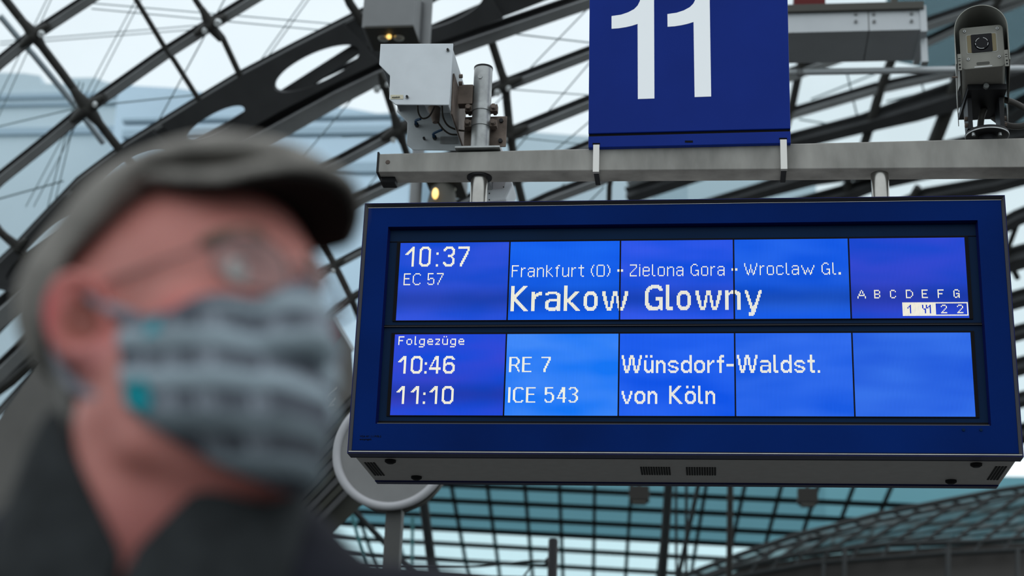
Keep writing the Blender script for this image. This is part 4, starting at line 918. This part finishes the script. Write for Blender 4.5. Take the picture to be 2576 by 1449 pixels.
for k in range(9):
    t = (k + .5)/9; a = (892 + 130*t, 985 + 110*t); b = (560 + 60*t, 1330 + 180*t)
    A, B = PS.at(*a, .0), PS.at(*b, .0); MB().bar(A, B, .035, .05, PS.n).build('soffit_rib', 'rib' if k % 2 else 'girderdark', st)
sm = MB()
for pts in ([(782, 925), (792, 950), (806, 985), (822, 1010)], [(788, 960), (815, 938)], [(796, 985), (786, 1000), (800, 1012), (812, 992)], [(806, 1005), (846, 975)], [(792, 1035), (826, 992), (842, 1002), (808, 1040), (792, 1035)], [(776, 985), (790, 972), (800, 980)], [(812, 1028), (838, 1018)]):
    sm.tube(psat(pts, .006), .0045, 6)
sm.build('chalk_scrawl', 'graffiti', st)
# ------- posts and lamps hanging in front of the far glazing
def pole(px0, py0, px1, py1, D, wpx, name, label, cat, m='farsteel', group=None, cap=0):
    A, B = atD(px0, py0, D), atD(px1, py1, D)
    return tag(smoothed(MB().cyl(A, B, pxm(A)*wpx/2, 14).build(name, m)), label, cat, group)
pole(1687, 1150, 1664, 1480, 24, 23, 'hanging_column', 'dark leaning column under the board middle', 'column')
pole(1838, 1150, 1834, 1480, 23, 16, 'hanging_post', 'slim dark upright post under the board, right of the middle', 'post', 'brown')
pole(1700, 1150, 1702, 1480, 26, 7, 'hanging_rod', 'thin upright rod beside the dark leaning column', 'rod', group='thin rods below the board'); pole(1727, 1150, 1726, 1480, 26, 8, 'hanging_rod', 'thin upright rod right of the leaning column', 'rod', group='thin rods below the board')
pole(1772, 1150, 1698, 1490, 25, 12, 'slanting_brace', 'slanting brace between the leaning column and the slim post', 'brace')
pole(1055, 1180, 1096, 1500, 20, 24, 'slanting_column', 'slanting dark column right of the round sign post', 'column')
pole(890, 1284, 1100, 1506, 18, 15, 'slanting_brace', 'short slanting brace left of the round sign post', 'brace')
pole(884, 1290, 935, 1480, 22, 9, 'hanging_rod', 'thin leaning rod left of the round sign post', 'rod', 'farpale')
pole(1038, 1300, 1036, 1480, 24, 8, 'hanging_rod', 'thin upright rod just right of the round sign post', 'rod', 'farpale')
ca = atD(1392, 1356, 14); cp = thing('capped_post', (ca.x, ca.y, 0), 'dark round-topped post standing low before the bright far glazing', 'post')
smoothed(MB().tube([(ca.x, ca.y, 0), (ca.x, ca.y, ca.z - .01), (ca.x, ca.y, ca.z)], [pxm(ca)*12.5]*2 + [pxm(ca)*11], 18).build('shaft', 'blackmetal', cp))
q = atD(1380, 1412, 14); smoothed(MB().ball(q, pxm(q)*10, 10, 8).build('cable_boss', 'blackmetal', cp))
cw = curve([atD(1380, 1412, 14), atD(1330, 1412, 14), atD(1200, 1425, 14), atD(1020, 1428, 14), atD(830, 1424, 14)])
tag(smoothed(MB().tube(cw, pxm(q)*3, 8).build('sagging_cable', 'farsteel')), 'dark sagging cable running left from the round-topped post', 'cable')
cw = curve([atD(1380, 1418, 14), atD(1340, 1425, 14), atD(1325, 1440, 14), atD(1300, 1475, 14)]); tag(smoothed(MB().tube(cw, pxm(q)*2.5, 8).build('sagging_cable', 'farsteel')), 'short cable curling down from the round-topped post', 'cable')
A, B = atD(700, 1444, 15), atD(1400, 1462, 15); tag(MB().bar(A, B, .10, pxm(A)*16, UP).build('level_rail', 'brown'), 'dull brown level rail along the bottom edge left of the round-topped post', 'rail')
for px, py, s_, D, cxp in ((1608, 1262, 'left of the dark leaning column', 24, 1684), (2032, 1268, 'right of the slim post', 23, 1838)):
    a = atD(px, py, D); s = pxm(a); t = thing('hanging_lamp', a, 'small dark hanging lamp under the board, ' + s_, 'lamp', 'small lamps hanging below the board')
    MB().box(a + Vector((-s*25, -.1, 0)), a + Vector((s*25, .1, s*38))).build('lamp_box', 'brown', t, bevel=.01)
    MB().box(a + Vector((-s*18, -.08, -s*6)), a + Vector((s*18, .08, 0))).build('diffuser', 'lumgreydark', t)
    q0, q1 = atD(px, 1185, D), atD(cxp, 1190, D); smoothed(MB().tube([a + Vector((0, 0, s*36)), Vector((a.x, a.y, q0.z)), q1], .03, 8).build('suspension_arm', 'farsteel', t))
# ================================================================== the man in the flat cap
def surface_nets(F, o, h):
    """Turns a signed field sampled on a grid into a closed quad mesh."""
    nx, ny, nz = F.shape; S = F < 0
    cnt = np.zeros((nx-1, ny-1, nz-1), np.int8); acc = np.zeros((nx-1, ny-1, nz-1, 3), np.float32); num = np.zeros((nx-1, ny-1, nz-1), np.float32)
    cor = [(i, j, k) for i in (0, 1) for j in (0, 1) for k in (0, 1)]
    sl = lambda A, c: A[c[0]:nx-1+c[0], c[1]:ny-1+c[1], c[2]:nz-1+c[2]]
    for c in cor: cnt += sl(S, c)
    act = (cnt > 0) & (cnt < 8); idx = np.argwhere(act)
    P = np.zeros((len(idx), 3), np.float32); n = np.zeros(len(idx), np.float32)
    for a in cor:
        for ax in range(3):
            if a[ax] == 0:
                b = list(a); b[ax] = 1
                fa = F[idx[:, 0]+a[0], idx[:, 1]+a[1], idx[:, 2]+a[2]]; fb = F[idx[:, 0]+b[0], idx[:, 1]+b[1], idx[:, 2]+b[2]]
                m = (fa < 0) != (fb < 0); t = np.where(m, fa/(fa - fb + 1e-12), 0)
                q = np.array(a, np.float32)[None, :].repeat(len(idx), 0); q[:, ax] = t
                P[m] += q[m]; n[m] += 1
    P = (P/n[:, None] + idx)*h + np.array(o)
    vid = np.full(act.shape, -1, np.int64); vid[act] = np.arange(len(idx))
    quads = []
    for ax in range(3):
        u, v = [(1, 2), (2, 0), (0, 1)][ax]
        A = [slice(1, -1)]*3; A[ax] = slice(0, -1); B = list(A); B[ax] = slice(1, None)
        sa, sb = S[tuple(A)], S[tuple(B)]; e = np.argwhere(sa != sb)
        off = np.ones(3, int); off[ax] = 0; e = e + off
        fl = S[e[:, 0], e[:, 1], e[:, 2]]
        def cell(du, dv):
            c = e.copy(); c[:, u] += du; c[:, v] += dv; return vid[c[:, 0], c[:, 1], c[:, 2]]
        q = np.stack([cell(-1, -1), cell(0, -1), cell(0, 0), cell(-1, 0)], 1); q[~fl] = q[~fl][:, ::-1]; quads.append(q)
    return P, np.concatenate(quads)
def grid(lo, hi, h):
    ax = [np.arange(lo[i], hi[i] + h, h, dtype=np.float32) for i in range(3)]
    return np.stack(np.meshgrid(*ax, indexing='ij'), -1)
def ell(P, c, r, R=None):
    q = P - np.array(c, np.float32)
    if R is not None: q = q @ np.array(R, np.float32)
    r = np.array(r, np.float32); k0 = np.sqrt(((q/r)**2).sum(-1)); k1 = np.sqrt(((q/(r*r))**2).sum(-1))
    return k0*(k0 - 1)/(k1 + 1e-9)
def cap_(P, a, b, ra, rb=None):
    rb = ra if rb is None else rb; a = np.array(a, np.float32); b = np.array(b, np.float32); d = b - a
    t = np.clip(((P - a) @ d)/(d @ d), 0, 1); return np.sqrt(((P - a - t[..., None]*d)**2).sum(-1)) - (ra + (rb - ra)*t)
def smin(a, b, k): h = np.clip(.5 + .5*(b - a)/k, 0, 1); return b + (a - b)*h - k*h*(1 - h)
def smax(a, b, k): return -smin(-a, -b, k)
# --- pose: his head looks to the right of the picture, turned a little towards the lens and tipped up
ear = atD(232, 826, 1.075)
yaw, tip = math.radians(-30), math.radians(-12)
HM = Matrix.Rotation(yaw, 3, 'Z') @ Matrix.Rotation(tip, 3, 'Y')          # head axes: x face, y his left, z up
HO = ear + HM @ Vector((0, .078, 0))
HR3 = np.array(HM, np.float32); HOn = np.array(HO, np.float32)
def to_head(P): return (P - HOn) @ HR3
def from_head(p): return HO + HM @ Vector(p)
NB = HO + Vector((-.006, .020, -.150))                                     # base of the neck
bf = Vector((.10, -.995, 0)); bl = Vector((.995, .10, 0))                    # the way his chest faces, and his left
root = Vector((NB.x, NB.y, 0))
man = thing('person', root, 'person in a grey flat cap, glasses, patterned face mask and dark coat, looking right', 'person')
def sdf_obj(name, F, o, h, m, parent=man, smooth_it=0, inv=None):
    P, Q = surface_nets(F, o, h)
    if inv is not None: P = P @ HR3.T + HOn
    me = bpy.data.meshes.new(name); base = np.array(world_loc(parent), np.float32)
    me.from_pydata((P - base).tolist(), [], Q.tolist()); me.update()
    for p in me.polygons: p.use_smooth = True
    me.materials.append(M[m] if isinstance(m, str) else m)
    ob = bpy.data.objects.new(name, me); C.objects.link(ob); ob.parent = parent
    if smooth_it:
        s = ob.modifiers.new('smooth', 'SMOOTH'); s.iterations = smooth_it; s.factor = .5
    return ob, P
def head_field(H):
    f = ell(H, (-.004, 0, .045), (.097, .076, .092))
    f = smin(f, ell(H, (.042, 0, .045), (.056, .064, .062)), .03)
    f = smin(f, ell(H, (.040, 0, -.030), (.058, .060, .078)), .03)
    f = smin(f, ell(H, (.040, 0, -.083), (.048, .050, .034)), .03)
    f = smin(f, ell(H, (.080, 0, -.106), (.020, .024, .019)), .02)
    for s in (-1, 1):
        f = smin(f, ell(H, (.062, s*.047, -.012), (.026, .022, .020)), .02)
        f = smin(f, cap_(H, (.012, s*.064, -.030), (.022, s*.054, -.082), .016, .018), .03)   # angle of the jaw
        f = smin(f, ell(H, (.062, s*.033, -.050), (.026, .025, .028)), .02)
    f = smin(f, cap_(H, (.088, -.032, .041), (.088, .032, .041), .012), .016)
    for s in (-1, 1): f = smax(f, -ell(H, (.106, s*.033, .020), (.022, .019, .015)), .012)
    f = smin(f, cap_(H, (.092, 0, .030), (.113, 0, -.026), .009, .013), .012)
    for s in (-1, 1): f = smin(f, ell(H, (.102, s*.013, -.031), (.012, .009, .009)), .007)
    f = smin(f, cap_(H, (.099, -.018, -.064), (.099, .018, -.064), .006), .008); f = smin(f, cap_(H, (.096, -.016, -.074), (.096, .016, -.074), .007), .008)
    f = smax(f, -cap_(H, (.107, -.022, -.0688), (.107, .022, -.0688), .0022), .003)
    for s in (-1, 1):                                                        # lids
        f = smin(f, ell(H, (.080, s*.033, .021), (.0135, .0150, .0115)), .004)
        f = smax(f, -ell(H, (.094, s*.033, .0205), (.008, .0125, .0042)), .003)
    for s in (-1, 1):                                                        # ears: rim, bowl, lobe
        a = -math.radians(28)
        q = H - np.array((-.006, s*.0775, .002), np.float32); q = q.copy(); q[..., 1] *= s
        c_, s_ = math.cos(a), math.sin(a)
        x = q[..., 0]*c_ + q[..., 1]*s_; y = -q[..., 0]*-0 + (-q[..., 0]*s_ + q[..., 1]*c_)*-1
        t = math.radians(-12); ct, st_ = math.cos(t), math.sin(t)
        X = x*ct - q[..., 2]*st_; Z = x*st_ + q[..., 2]*ct
        E = np.stack([X, y, Z], -1)
        body = ell(E, (-.001, -.006, .002), (.0235, .0085, .0345)); body = smin(body, ell(E, (.006, -.004, -.029), (.0115, .0075, .012)), .008)
        rim = np.sqrt((np.sqrt((X/.0190)**2 + ((Z - .006)/.0280)**2) - 1)**2*.023**2 + (y + .0125)**2) - .0042
        rim = np.where((X > .012) & (Z < .006), 1, rim)
        body = smin(body, rim, .005)
        body = smax(body, -ell(E, (.003, -.0150, .002), (.0125, .0105, .020)), .005)
        body = smin(body, ell(E, (.0165, -.009, -.004), (.005, .006, .009)), .004)           # tragus
        f = smin(f, body, .006)
    return f
h = .0028
lo = np.array(HO) + np.array((-.20, -.19, -.27)); hi = np.array(HO) + np.array((.19, .19, .17))
W_ = grid(lo, hi, h); H = to_head(W_)
F = head_field(H)
nb = np.array(NB, np.float32)
F = smin(F, cap_(W_, np.array(from_head((-.022, 0, -.035))), nb + np.array((-.005, .010, -.05)), .054, .057), .035)
F = smin(F, cap_(W_, np.array(from_head((.030, 0, -.090))), nb + np.array(bf*.048 + Vector((0, 0, -.02))), .022, .026), .035)   # throat
F = smin(F, ell(W_, nb + np.array(bf*.060 + Vector((0, 0, .030))), (.017, .017, .02)), .03)
for s in (-1, 1): F = smin(F, cap_(W_, np.array(from_head((-.015, s*.055, -.06))), nb + np.array(bf*.06 + bl*(s*.02) + Vector((0, 0, -.035))), .017, .013), .03)
F = smin(F, cap_(W_, nb + np.array(bl*-.11 + Vector((0, 0, -.07))), nb + np.array(bl*.11 + Vector((0, 0, -.07))), .06), .04)
F = smin(F, ell(W_, nb + np.array(bf*.02 + Vector((0, 0, -.12))), (.13, .11, .10)), .04)
skin = bpy.data.materials.new('skin'); skin.use_nodes = True; t = skin.node_tree; b = t.nodes['Principled BSDF']
at_ = t.nodes.new('ShaderNodeVertexColor'); at_.layer_name = 'tone'; b.inputs['Roughness'].default_value = .5; b.inputs['Specular IOR Level'].default_value = .35
b.inputs['Subsurface Weight'].default_value = .12; b.inputs['Subsurface Radius'].default_value = (.012, .004, .002)
nn = t.nodes.new('ShaderNodeTexNoise'); nn.inputs['Scale'].default_value = 38; cc = t.nodes.new('ShaderNodeTexCoord'); t.links.new(cc.outputs['Object'], nn.inputs['Vector'])
mm = t.nodes.new('ShaderNodeMixRGB'); mm.blend_type = 'MULTIPLY'; mm.inputs[0].default_value = .35
r_ = t.nodes.new('ShaderNodeValToRGB'); r_.color_ramp.elements[0].color = (.72, .55, .52, 1); r_.color_ramp.elements[1].color = (1, 1, 1, 1); r_.color_ramp.elements[0].position = .3; r_.color_ramp.elements[1].position = .7
t.links.new(nn.outputs[0], r_.inputs[0]); t.links.new(at_.outputs[0], mm.inputs[1]); t.links.new(r_.outputs[0], mm.inputs[2]); t.links.new(mm.outputs[0], b.inputs['Base Color'])
body, PV = sdf_obj('body', F, lo, h, skin, smooth_it=2)
Hp = to_head(PV); col = np.tile(np.array((.56, .225, .195)), (len(Hp), 1))
def tint(mask, c, k):
    m = np.clip(mask, 0, 1)[:, None]*k; col[:] = col*(1 - m) + np.array(c)*m
tint(1 - np.abs(Hp[:, 1] + 0)*0 - np.clip((np.hypot(Hp[:, 0] + .010, Hp[:, 2]) - .03)/.02, 0, 1), (.52, .075, .07), .85*(np.abs(Hp[:, 1]) > .066).mean()*0 + .0)
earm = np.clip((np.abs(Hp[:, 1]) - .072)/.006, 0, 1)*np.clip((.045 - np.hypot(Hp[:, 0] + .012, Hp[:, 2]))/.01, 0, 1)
tint(earm, (.52, .13, .12), .6); tint(earm*np.clip((-Hp[:, 0] - .010)/.008, 0, 1), (.40, .025, .04), .85); tint(earm*np.clip((.016 - np.hypot(Hp[:, 0] - .001, (Hp[:, 2] - .004)*.7))/.006, 0, 1), (.20, .055, .035), .8); tint(earm*np.clip((-.014 - Hp[:, 2])/.008, 0, 1), (.60, .24, .23), .8)  # ear bowl darkened as painted shade; red rim and lobe are skin colour
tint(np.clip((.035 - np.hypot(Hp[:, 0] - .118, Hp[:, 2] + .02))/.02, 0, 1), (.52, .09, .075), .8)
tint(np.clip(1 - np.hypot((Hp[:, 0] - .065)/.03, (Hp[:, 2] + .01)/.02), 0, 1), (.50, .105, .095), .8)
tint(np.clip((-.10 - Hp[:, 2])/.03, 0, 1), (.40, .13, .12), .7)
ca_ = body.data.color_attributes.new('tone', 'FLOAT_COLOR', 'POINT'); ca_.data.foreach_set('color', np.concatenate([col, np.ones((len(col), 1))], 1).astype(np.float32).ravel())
# eyes and brows
M['eyewhite'] = mat('eye_white', (.62, .58, .54), .25); M['iris'] = mat('iris', (.06, .09, .11), .2); M['brow'] = mat('brow_hair', (.16, .11, .085), .8)
M['greyhair'] = mat('short_grey_hair', (.17, .165, .155), .8, noise=.3, nscale=90)
for s in (-1, 1):
    e = smoothed(MB().ball(from_head((.0825, s*.033, .0205)), .0118, 18, 12).build('eye', 'eyewhite', man), 80)
    smoothed(MB().ball(from_head((.0905, s*.033 - .001, .0212)), .0047, 12, 8).build('iris', 'iris', e), 80)
    pb_ = curve([from_head((.100, s*.014, .040)), from_head((.1000, s*.028, .046)), from_head((.091, s*.046, .042)), from_head((.079, s*.056, .036))], 5)
    smoothed(MB().tube(pb_, [.003] + [.0042]*(len(pb_) - 2) + [.002], 8).build('eyebrow', 'brow', man), 80)
# hair under the back of the cap
h = .003; lo = (-.13, -.1, -.10); hi = (.04, .1, .08); g = grid(lo, hi, h)
f0 = head_field(g); nk = cap_(g, (-.022, 0, -.035), (-.06, 0, -.17), .054, .057); f0 = smin(f0, nk, .035)
hr = smax(f0 - .005, -(f0 - .0005), .002); hr = smax(hr, g[..., 0] + .030 - .25*(g[..., 2] - .02), .004); hr = smax(hr, -.058 - g[..., 2] , .004); hr = smax(hr, g[..., 2] - .06, .004)
sdf_obj('hair', hr, lo, h, 'greyhair', inv=1)
# --- flat cap
M['wool'] = mat('grey_wool', (.225, .212, .195), .95, spec=.1, noise=.22, nscale=55, bump=.25)
M['woolin'] = mat('dark_visor_lining', (.018, .016, .015), .9, spec=.1)
h = .0032; lo = (-.16, -.135, -.07); hi = (.20, .135, .20); g = grid(lo, hi, h); x, y, z = g[..., 0], g[..., 1], g[..., 2]
cr = ell(g, (-.004, 0, .068), (.118, .0875, .074))
cr = smin(cr, ell(g, (.052, 0, .088), (.086, .086, .040)), .04)
cr = smin(cr, ell(g, (-.05, 0, .050), (.070, .076, .058)), .03)
edge = -.012 + .68*np.clip(x + .10, 0, .16) - .10*np.clip(x - .06, 0, .1)                # lower edge: low at the nape, high over the brow
cr = smax(cr, edge - z, .010)
inner = smin(ell(g, (-.004, 0, .052), (.1035, .0825, .092)), head_field(g) - .004, .01)
cr = smax(cr, -inner, .004)
cr = cr + .0012*np.sin(x*55 + y*20)*np.sin(z*40 + y*35)
cap, _ = sdf_obj('cap', cr, lo, h, 'wool', inv=1, smooth_it=2)
zs = .1005 - (1.0 + 4.6*np.clip((x - .05)/.06, 0, 1))*y*y - .20*np.clip(x - .07, 0, 1) - 1.6*np.clip(x - .10, 0, 1)**2
vis = np.abs(z - zs)*.8 - .0042
out_ = (np.sqrt(((x - .050)/.106)**2 + (y/.078)**2) - 1)*.085
vis = smax(smax(vis, out_, .004), .046 - x, .006)
vz, _ = sdf_obj('visor', vis, lo, h, 'wool', parent=cap, inv=1, smooth_it=2)
lin = smax(smax(np.abs(z - zs + .0066)*.8 - .0030, out_ + .005, .002), .060 - x, .004)
sdf_obj('visor_lining', lin, lo, h*1.0, 'woolin', parent=cap, inv=1, smooth_it=1)
smoothed(MB().ball(from_head((-.005, 0, .149)), .007, 12, 6, (1, 1, .5)).build('button', 'wool', cap), 80)
# --- face mask
mk = bpy.data.materials.new('mask_fabric'); mk.use_nodes = True; t = mk.node_tree; b = t.nodes['Principled BSDF']; b.inputs['Roughness'].default_value = .9; b.inputs['Specular IOR Level'].default_value = .1
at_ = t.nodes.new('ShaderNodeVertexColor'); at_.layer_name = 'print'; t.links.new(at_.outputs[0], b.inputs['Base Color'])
h = .0022; lo = (.0, -.095, -.155); hi = (.165, .095, .05); g = grid(lo, hi, h); x, y, z = g[..., 0], g[..., 1], g[..., 2]
TX, TZ, BZ, SZ = [.03, .05, .07, .09, .105, .118], [.000, -.009, -.013, -.006, -.001, .011], [-.066, -.091, -.112, -.128, -.136, -.138], [-.039, -.046, -.051, -.054, -.055, -.056]
form = ell(g, (.026, 0, -.055), (.069, .072, .076)); form = smin(form, ell(g, (.098, 0, -.012), (.028, .024, .028)), .025); form = smin(form, ell(g, (.074, 0, -.097), (.026, .032, .028)), .02)
form = smin(form, head_field(g) - .0035, .008)
pl_ = .0013*np.sin((z - np.interp(x, TX, SZ))*2*PI/.0265)
sh = smax(form + pl_ - .0022, -(form + pl_*.5 + .0034), .0012)
top = np.interp(x, TX, TZ); bot = np.interp(x, TX, BZ)
sh = smax(sh, z - top, .002); sh = smax(sh, bot - z, .002); sh = smax(sh, .028 - x + 0*y, .002)
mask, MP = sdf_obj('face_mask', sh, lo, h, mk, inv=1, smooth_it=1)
Hp = to_head(MP); u = np.abs(Hp[:, 1]); zz = Hp[:, 2] + .02*Hp[:, 0]
topv = np.interp(Hp[:, 0], TX, TZ)
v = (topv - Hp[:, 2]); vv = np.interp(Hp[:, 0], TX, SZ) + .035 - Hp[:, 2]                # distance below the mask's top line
col = np.tile(np.array((.30, .365, .41)), (len(Hp), 1))
band = (np.sin((vv + .004)*2*PI/.0265) > .05); col[band] = (.105, .115, .14)
blk = band & (np.sin(Hp[:, 0]*2*PI/.021 + np.floor((vv + .004)/.0265)*1.7) > .15) & (Hp[:, 0] > .042); col[blk] = (.18, .20, .235)
ltr = blk & (np.sin(Hp[:, 0]*2*PI/.0052) > .45) & (np.sin(vv*2*PI/.0075) > -.3); col[ltr] = (.36, .40, .46)
col[v < .007] = (.13, .14, .17)
col[(Hp[:, 1] < 0) & (Hp[:, 0] < .046) & (Hp[:, 0] > .028) & (Hp[:, 2] < -.052) & (Hp[:, 2] > -.078)] = (.01, .25, .30)
col[(Hp[:, 1] < 0) & (Hp[:, 0] > .048) & (Hp[:, 0] < .060) & (Hp[:, 2] < -.014) & (Hp[:, 2] > -.026)] = (.06, .30, .36)
col[vv > .062] *= .42  # lower part darkened: dark fabric trim and painted shade together
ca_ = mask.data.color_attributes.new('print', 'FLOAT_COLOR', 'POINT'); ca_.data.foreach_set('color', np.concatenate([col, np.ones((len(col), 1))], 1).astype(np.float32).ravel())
M['strap_grey'] = mat('mask_strap_grey', (.22, .23, .27), .9, spec=.1)
for s in (-1, 1):
    lp = curve([from_head((.034, s*.0705, -.004)), from_head((.018, s*.0765, .006)), from_head((-.002, s*.081, .024)), from_head((-.022, s*.080, .026)), from_head((-.033, s*.080, .002)), from_head((-.022, s*.077, -.030)), from_head((.006, s*.073, -.052)), from_head((.032, s*.066, -.068))], 6)
    smoothed(MB().tube(lp, .0045, 8).build('ear_loop', 'strap_grey', mask), 80)
# --- glasses
M['glframe'] = mat('thin_spectacle_frame', (.16, .13, .13), .3, metal=.6); M['gllens'] = glassmat('spectacle_lens', (.62, .65, .68), .07, .05)
gl, first = None, True
def lens_ring(s):
    o = []
    for k in range(36):
        a = 2*PI*k/36; yy = .0255*math.copysign(abs(math.cos(a))**.8, math.cos(a)); zz_ = .0185*math.copysign(abs(math.sin(a))**.85, math.sin(a))
        cy = s*.0345 + yy; o.append(from_head((.1115 - 6.2*max(0, abs(cy) - .010)**2 - .10*(-zz_ + .01)*0, cy, .017 + zz_)))
    return o
R1, R2 = lens_ring(-1), lens_ring(1)
gl = smoothed(MB().tube(R1, .0014, 6, closed=True).build('glasses', 'glframe', man), 80)
smoothed(MB().tube(R2, .0014, 6, closed=True).build('rim', 'glframe', gl), 80)
for Rr in (R1, R2):
    c = sum(Rr, Vector())/len(Rr); d = HM @ Vector((.001, 0, 0)); m = MB(); n = len(Rr)
    m.add([c + d*1.5] + Rr, [[0, 1 + k, 1 + (k+1) % n] for k in range(n)]); m.build('lens', 'gllens', gl)
smoothed(MB().tube(curve([from_head((.1115, -.010, .021)), from_head((.1150, 0, .024)), from_head((.1115, .010, .021))], 5), .0013, 6).build('bridge', 'glframe', gl), 80)
for s in (-1, 1): smoothed(MB().tube(curve([from_head((.0975, s*.0595, .024)), from_head((.090, s*.0665, .0245)), from_head((.04, s*.0755, .026)), from_head((.0, s*.0800, .027)), from_head((-.020, s*.0815, .018)), from_head((-.030, s*.0815, -.002))], 5), .0011, 6).build('temple', 'glframe', gl), 80)
# --- coat, collar, trousers and shoes
M['coat'] = mat('navy_black_coat', (.010, .011, .017), .85, spec=.15, noise=.3, nscale=30, bump=.15)
M['collar'] = mat('charcoal_collar', (.024, .027, .029), .9, spec=.1, noise=.25, nscale=45, bump=.2)
M['trouser'] = mat('dark_trousers', (.02, .02, .023), .9, spec=.1); M['shoe'] = mat('black_shoe', (.012, .011, .01), .4)
def bpt(f, l, z): return np.array((root.x + bf.x*f + bl.x*l, root.y + bf.y*f + bl.y*l, z), np.float32)
nz_ = NB.z
h = .009; lo = bpt(0, 0, .72) + np.array((-.42, -.36, 0), np.float32); hi = np.array((root.x + .42, root.y + .36, nz_ + .14), np.float32); g = grid(lo, hi, h)
T = cap_(g, bpt(0, 0, nz_ - .22), bpt(.01, 0, .95), .150, .155)
T = smin(T, cap_(g, bpt(-.005, -.16, nz_ - .055), bpt(-.005, .16, nz_ - .055), .070), .07)
T = smin(T, cap_(g, bpt(.02, -.09, nz_ - .20), bpt(.02, .09, nz_ - .20), .12), .08)
T = smin(T, cap_(g, bpt(0, -.06, .88), bpt(0, .06, .82), .16), .08)
T = smin(T, cap_(g, bpt(-.02, -.06, nz_ + .005), bpt(-.02, .06, nz_ + .005), .066), .05)
for s in (-1, 1):
    sh_, el, wr = bpt(-.005, s*.195, nz_ - .065), bpt(-.06, s*.255, nz_ - .34), bpt(.085, s*.185, nz_ - .52)
    T = smin(T, cap_(g, sh_, el, .072, .058), .035); T = smin(T, cap_(g, el, wr, .058, .048), .03)
T = smax(T, .80 - g[..., 2], .01)
T = smax(T, -cap_(g, np.array(NB + Vector((-.004, .006, -.01))), np.array(HO), .066, .080), .01)
# the open front shows a V
q = g - bpt(0, 0, 0); fr_ = q[..., 0]*bf.x + q[..., 1]*bf.y; la_ = q[..., 0]*bl.x + q[..., 1]*bl.y
vcut = np.maximum(np.abs(la_) - np.clip((g[..., 2] - (nz_ - .035))*.62, 0, .2), .02 - fr_)
T = smax(T, -vcut, .012)
T = T + .0022*np.sin(g[..., 2]*48 + la_*22)*np.sin(la_*31 + 1.3)
coat, _ = sdf_obj('coat', T, lo, h, 'coat', smooth_it=3)
cv = MB(); nu, nv_ = 41, 9
def collar_pt(a, v):
    """a: around the neck, 0 at the nape, +-1 at the throat; v: 0 inner foot, .5 top fold, 1 outer hem."""
    th = a*PI*.985; t_ = abs(a); dr = max(0, (t_ - .70)/.30)
    r0 = .060 + .006*t_; zt = (.105 - (.018 if a > 0 else 0)*t_)*(1 - dr**1.15) + .004; z0 = .02*(1 - t_) - .045*t_
    if v < .5: k = v*2; r = r0 + .006*k + .010*t_*k; z = z0 - .02 + (zt - z0 + .02)*k
    else: k = (v - .5)*2; r = r0 + .016 + .024*k*(.8 + .45*t_); z = zt - (.085 + .05*t_)*k**1.3 + .006*math.sin(k*PI)
    d = -bf*math.cos(th) + bl*math.sin(th)
    return Vector((NB.x, NB.y, NB.z)) + d*r + Vector((0, 0, z)) + bf*(.010*t_)
pts = [collar_pt(-1 + 2*i/(nu-1), j/(nv_-1)) for i in range(nu) for j in range(nv_)]
cv.add(pts, [[i*nv_ + j, (i+1)*nv_ + j, (i+1)*nv_ + j + 1, i*nv_ + j + 1] for i in range(nu-1) for j in range(nv_-1)])
cl = smoothed(cv.build('collar', 'collar', coat), 80); sd = cl.modifiers.new('solid', 'SOLIDIFY'); sd.thickness = .009; sd.offset = 0; ss = cl.modifiers.new('sub', 'SUBSURF'); ss.levels = 1; ss.render_levels = 2
zp = [Vector(collar_pt(1, .5)) + Vector((0, 0, -.01)), Vector(bpt(.135, .004, nz_ - .12)), Vector(bpt(.175, .004, nz_ - .25)), Vector(bpt(.175, .004, nz_ - .45))]
smoothed(MB().tube(curve(zp, 5), .004, 6).build('zip', 'blackmetal', coat), 80)
h = .012; lo = bpt(0, 0, .07) + np.array((-.3, -.3, 0), np.float32); hi = np.array((root.x + .3, root.y + .3, .95), np.float32); g = grid(lo, hi, h)
L = cap_(g, bpt(0, -.06, .86), bpt(0, .06, .86), .12)
for s in (-1, 1):
    L = smin(L, cap_(g, bpt(0, s*.09, .82), bpt(.02, s*.10, .48), .092, .070), .03); L = smin(L, cap_(g, bpt(.02, s*.10, .48), bpt(0, s*.10, .10), .070, .060), .03)
L = smax(L, .085 - g[..., 2], .01)
sdf_obj('trousers', L, lo, h, 'trouser', smooth_it=2)
for s in (-1, 1):
    lo = bpt(0, s*.10, 0) + np.array((-.2, -.22, -.02), np.float32); hi = bpt(0, s*.10, 0) + np.array((.25, .2, .14), np.float32); g = grid(lo, hi, .007)
    f_ = smin(cap_(g, bpt(-.04, s*.10, .05), bpt(.15, s*.11, .035), .046, .036), cap_(g, bpt(-.01, s*.10, .10), bpt(-.02, s*.10, .05), .05), .03); f_ = smax(f_, .002 - g[..., 2], .004)
    sdf_obj('shoe', f_, lo, .007, 'shoe', smooth_it=1)
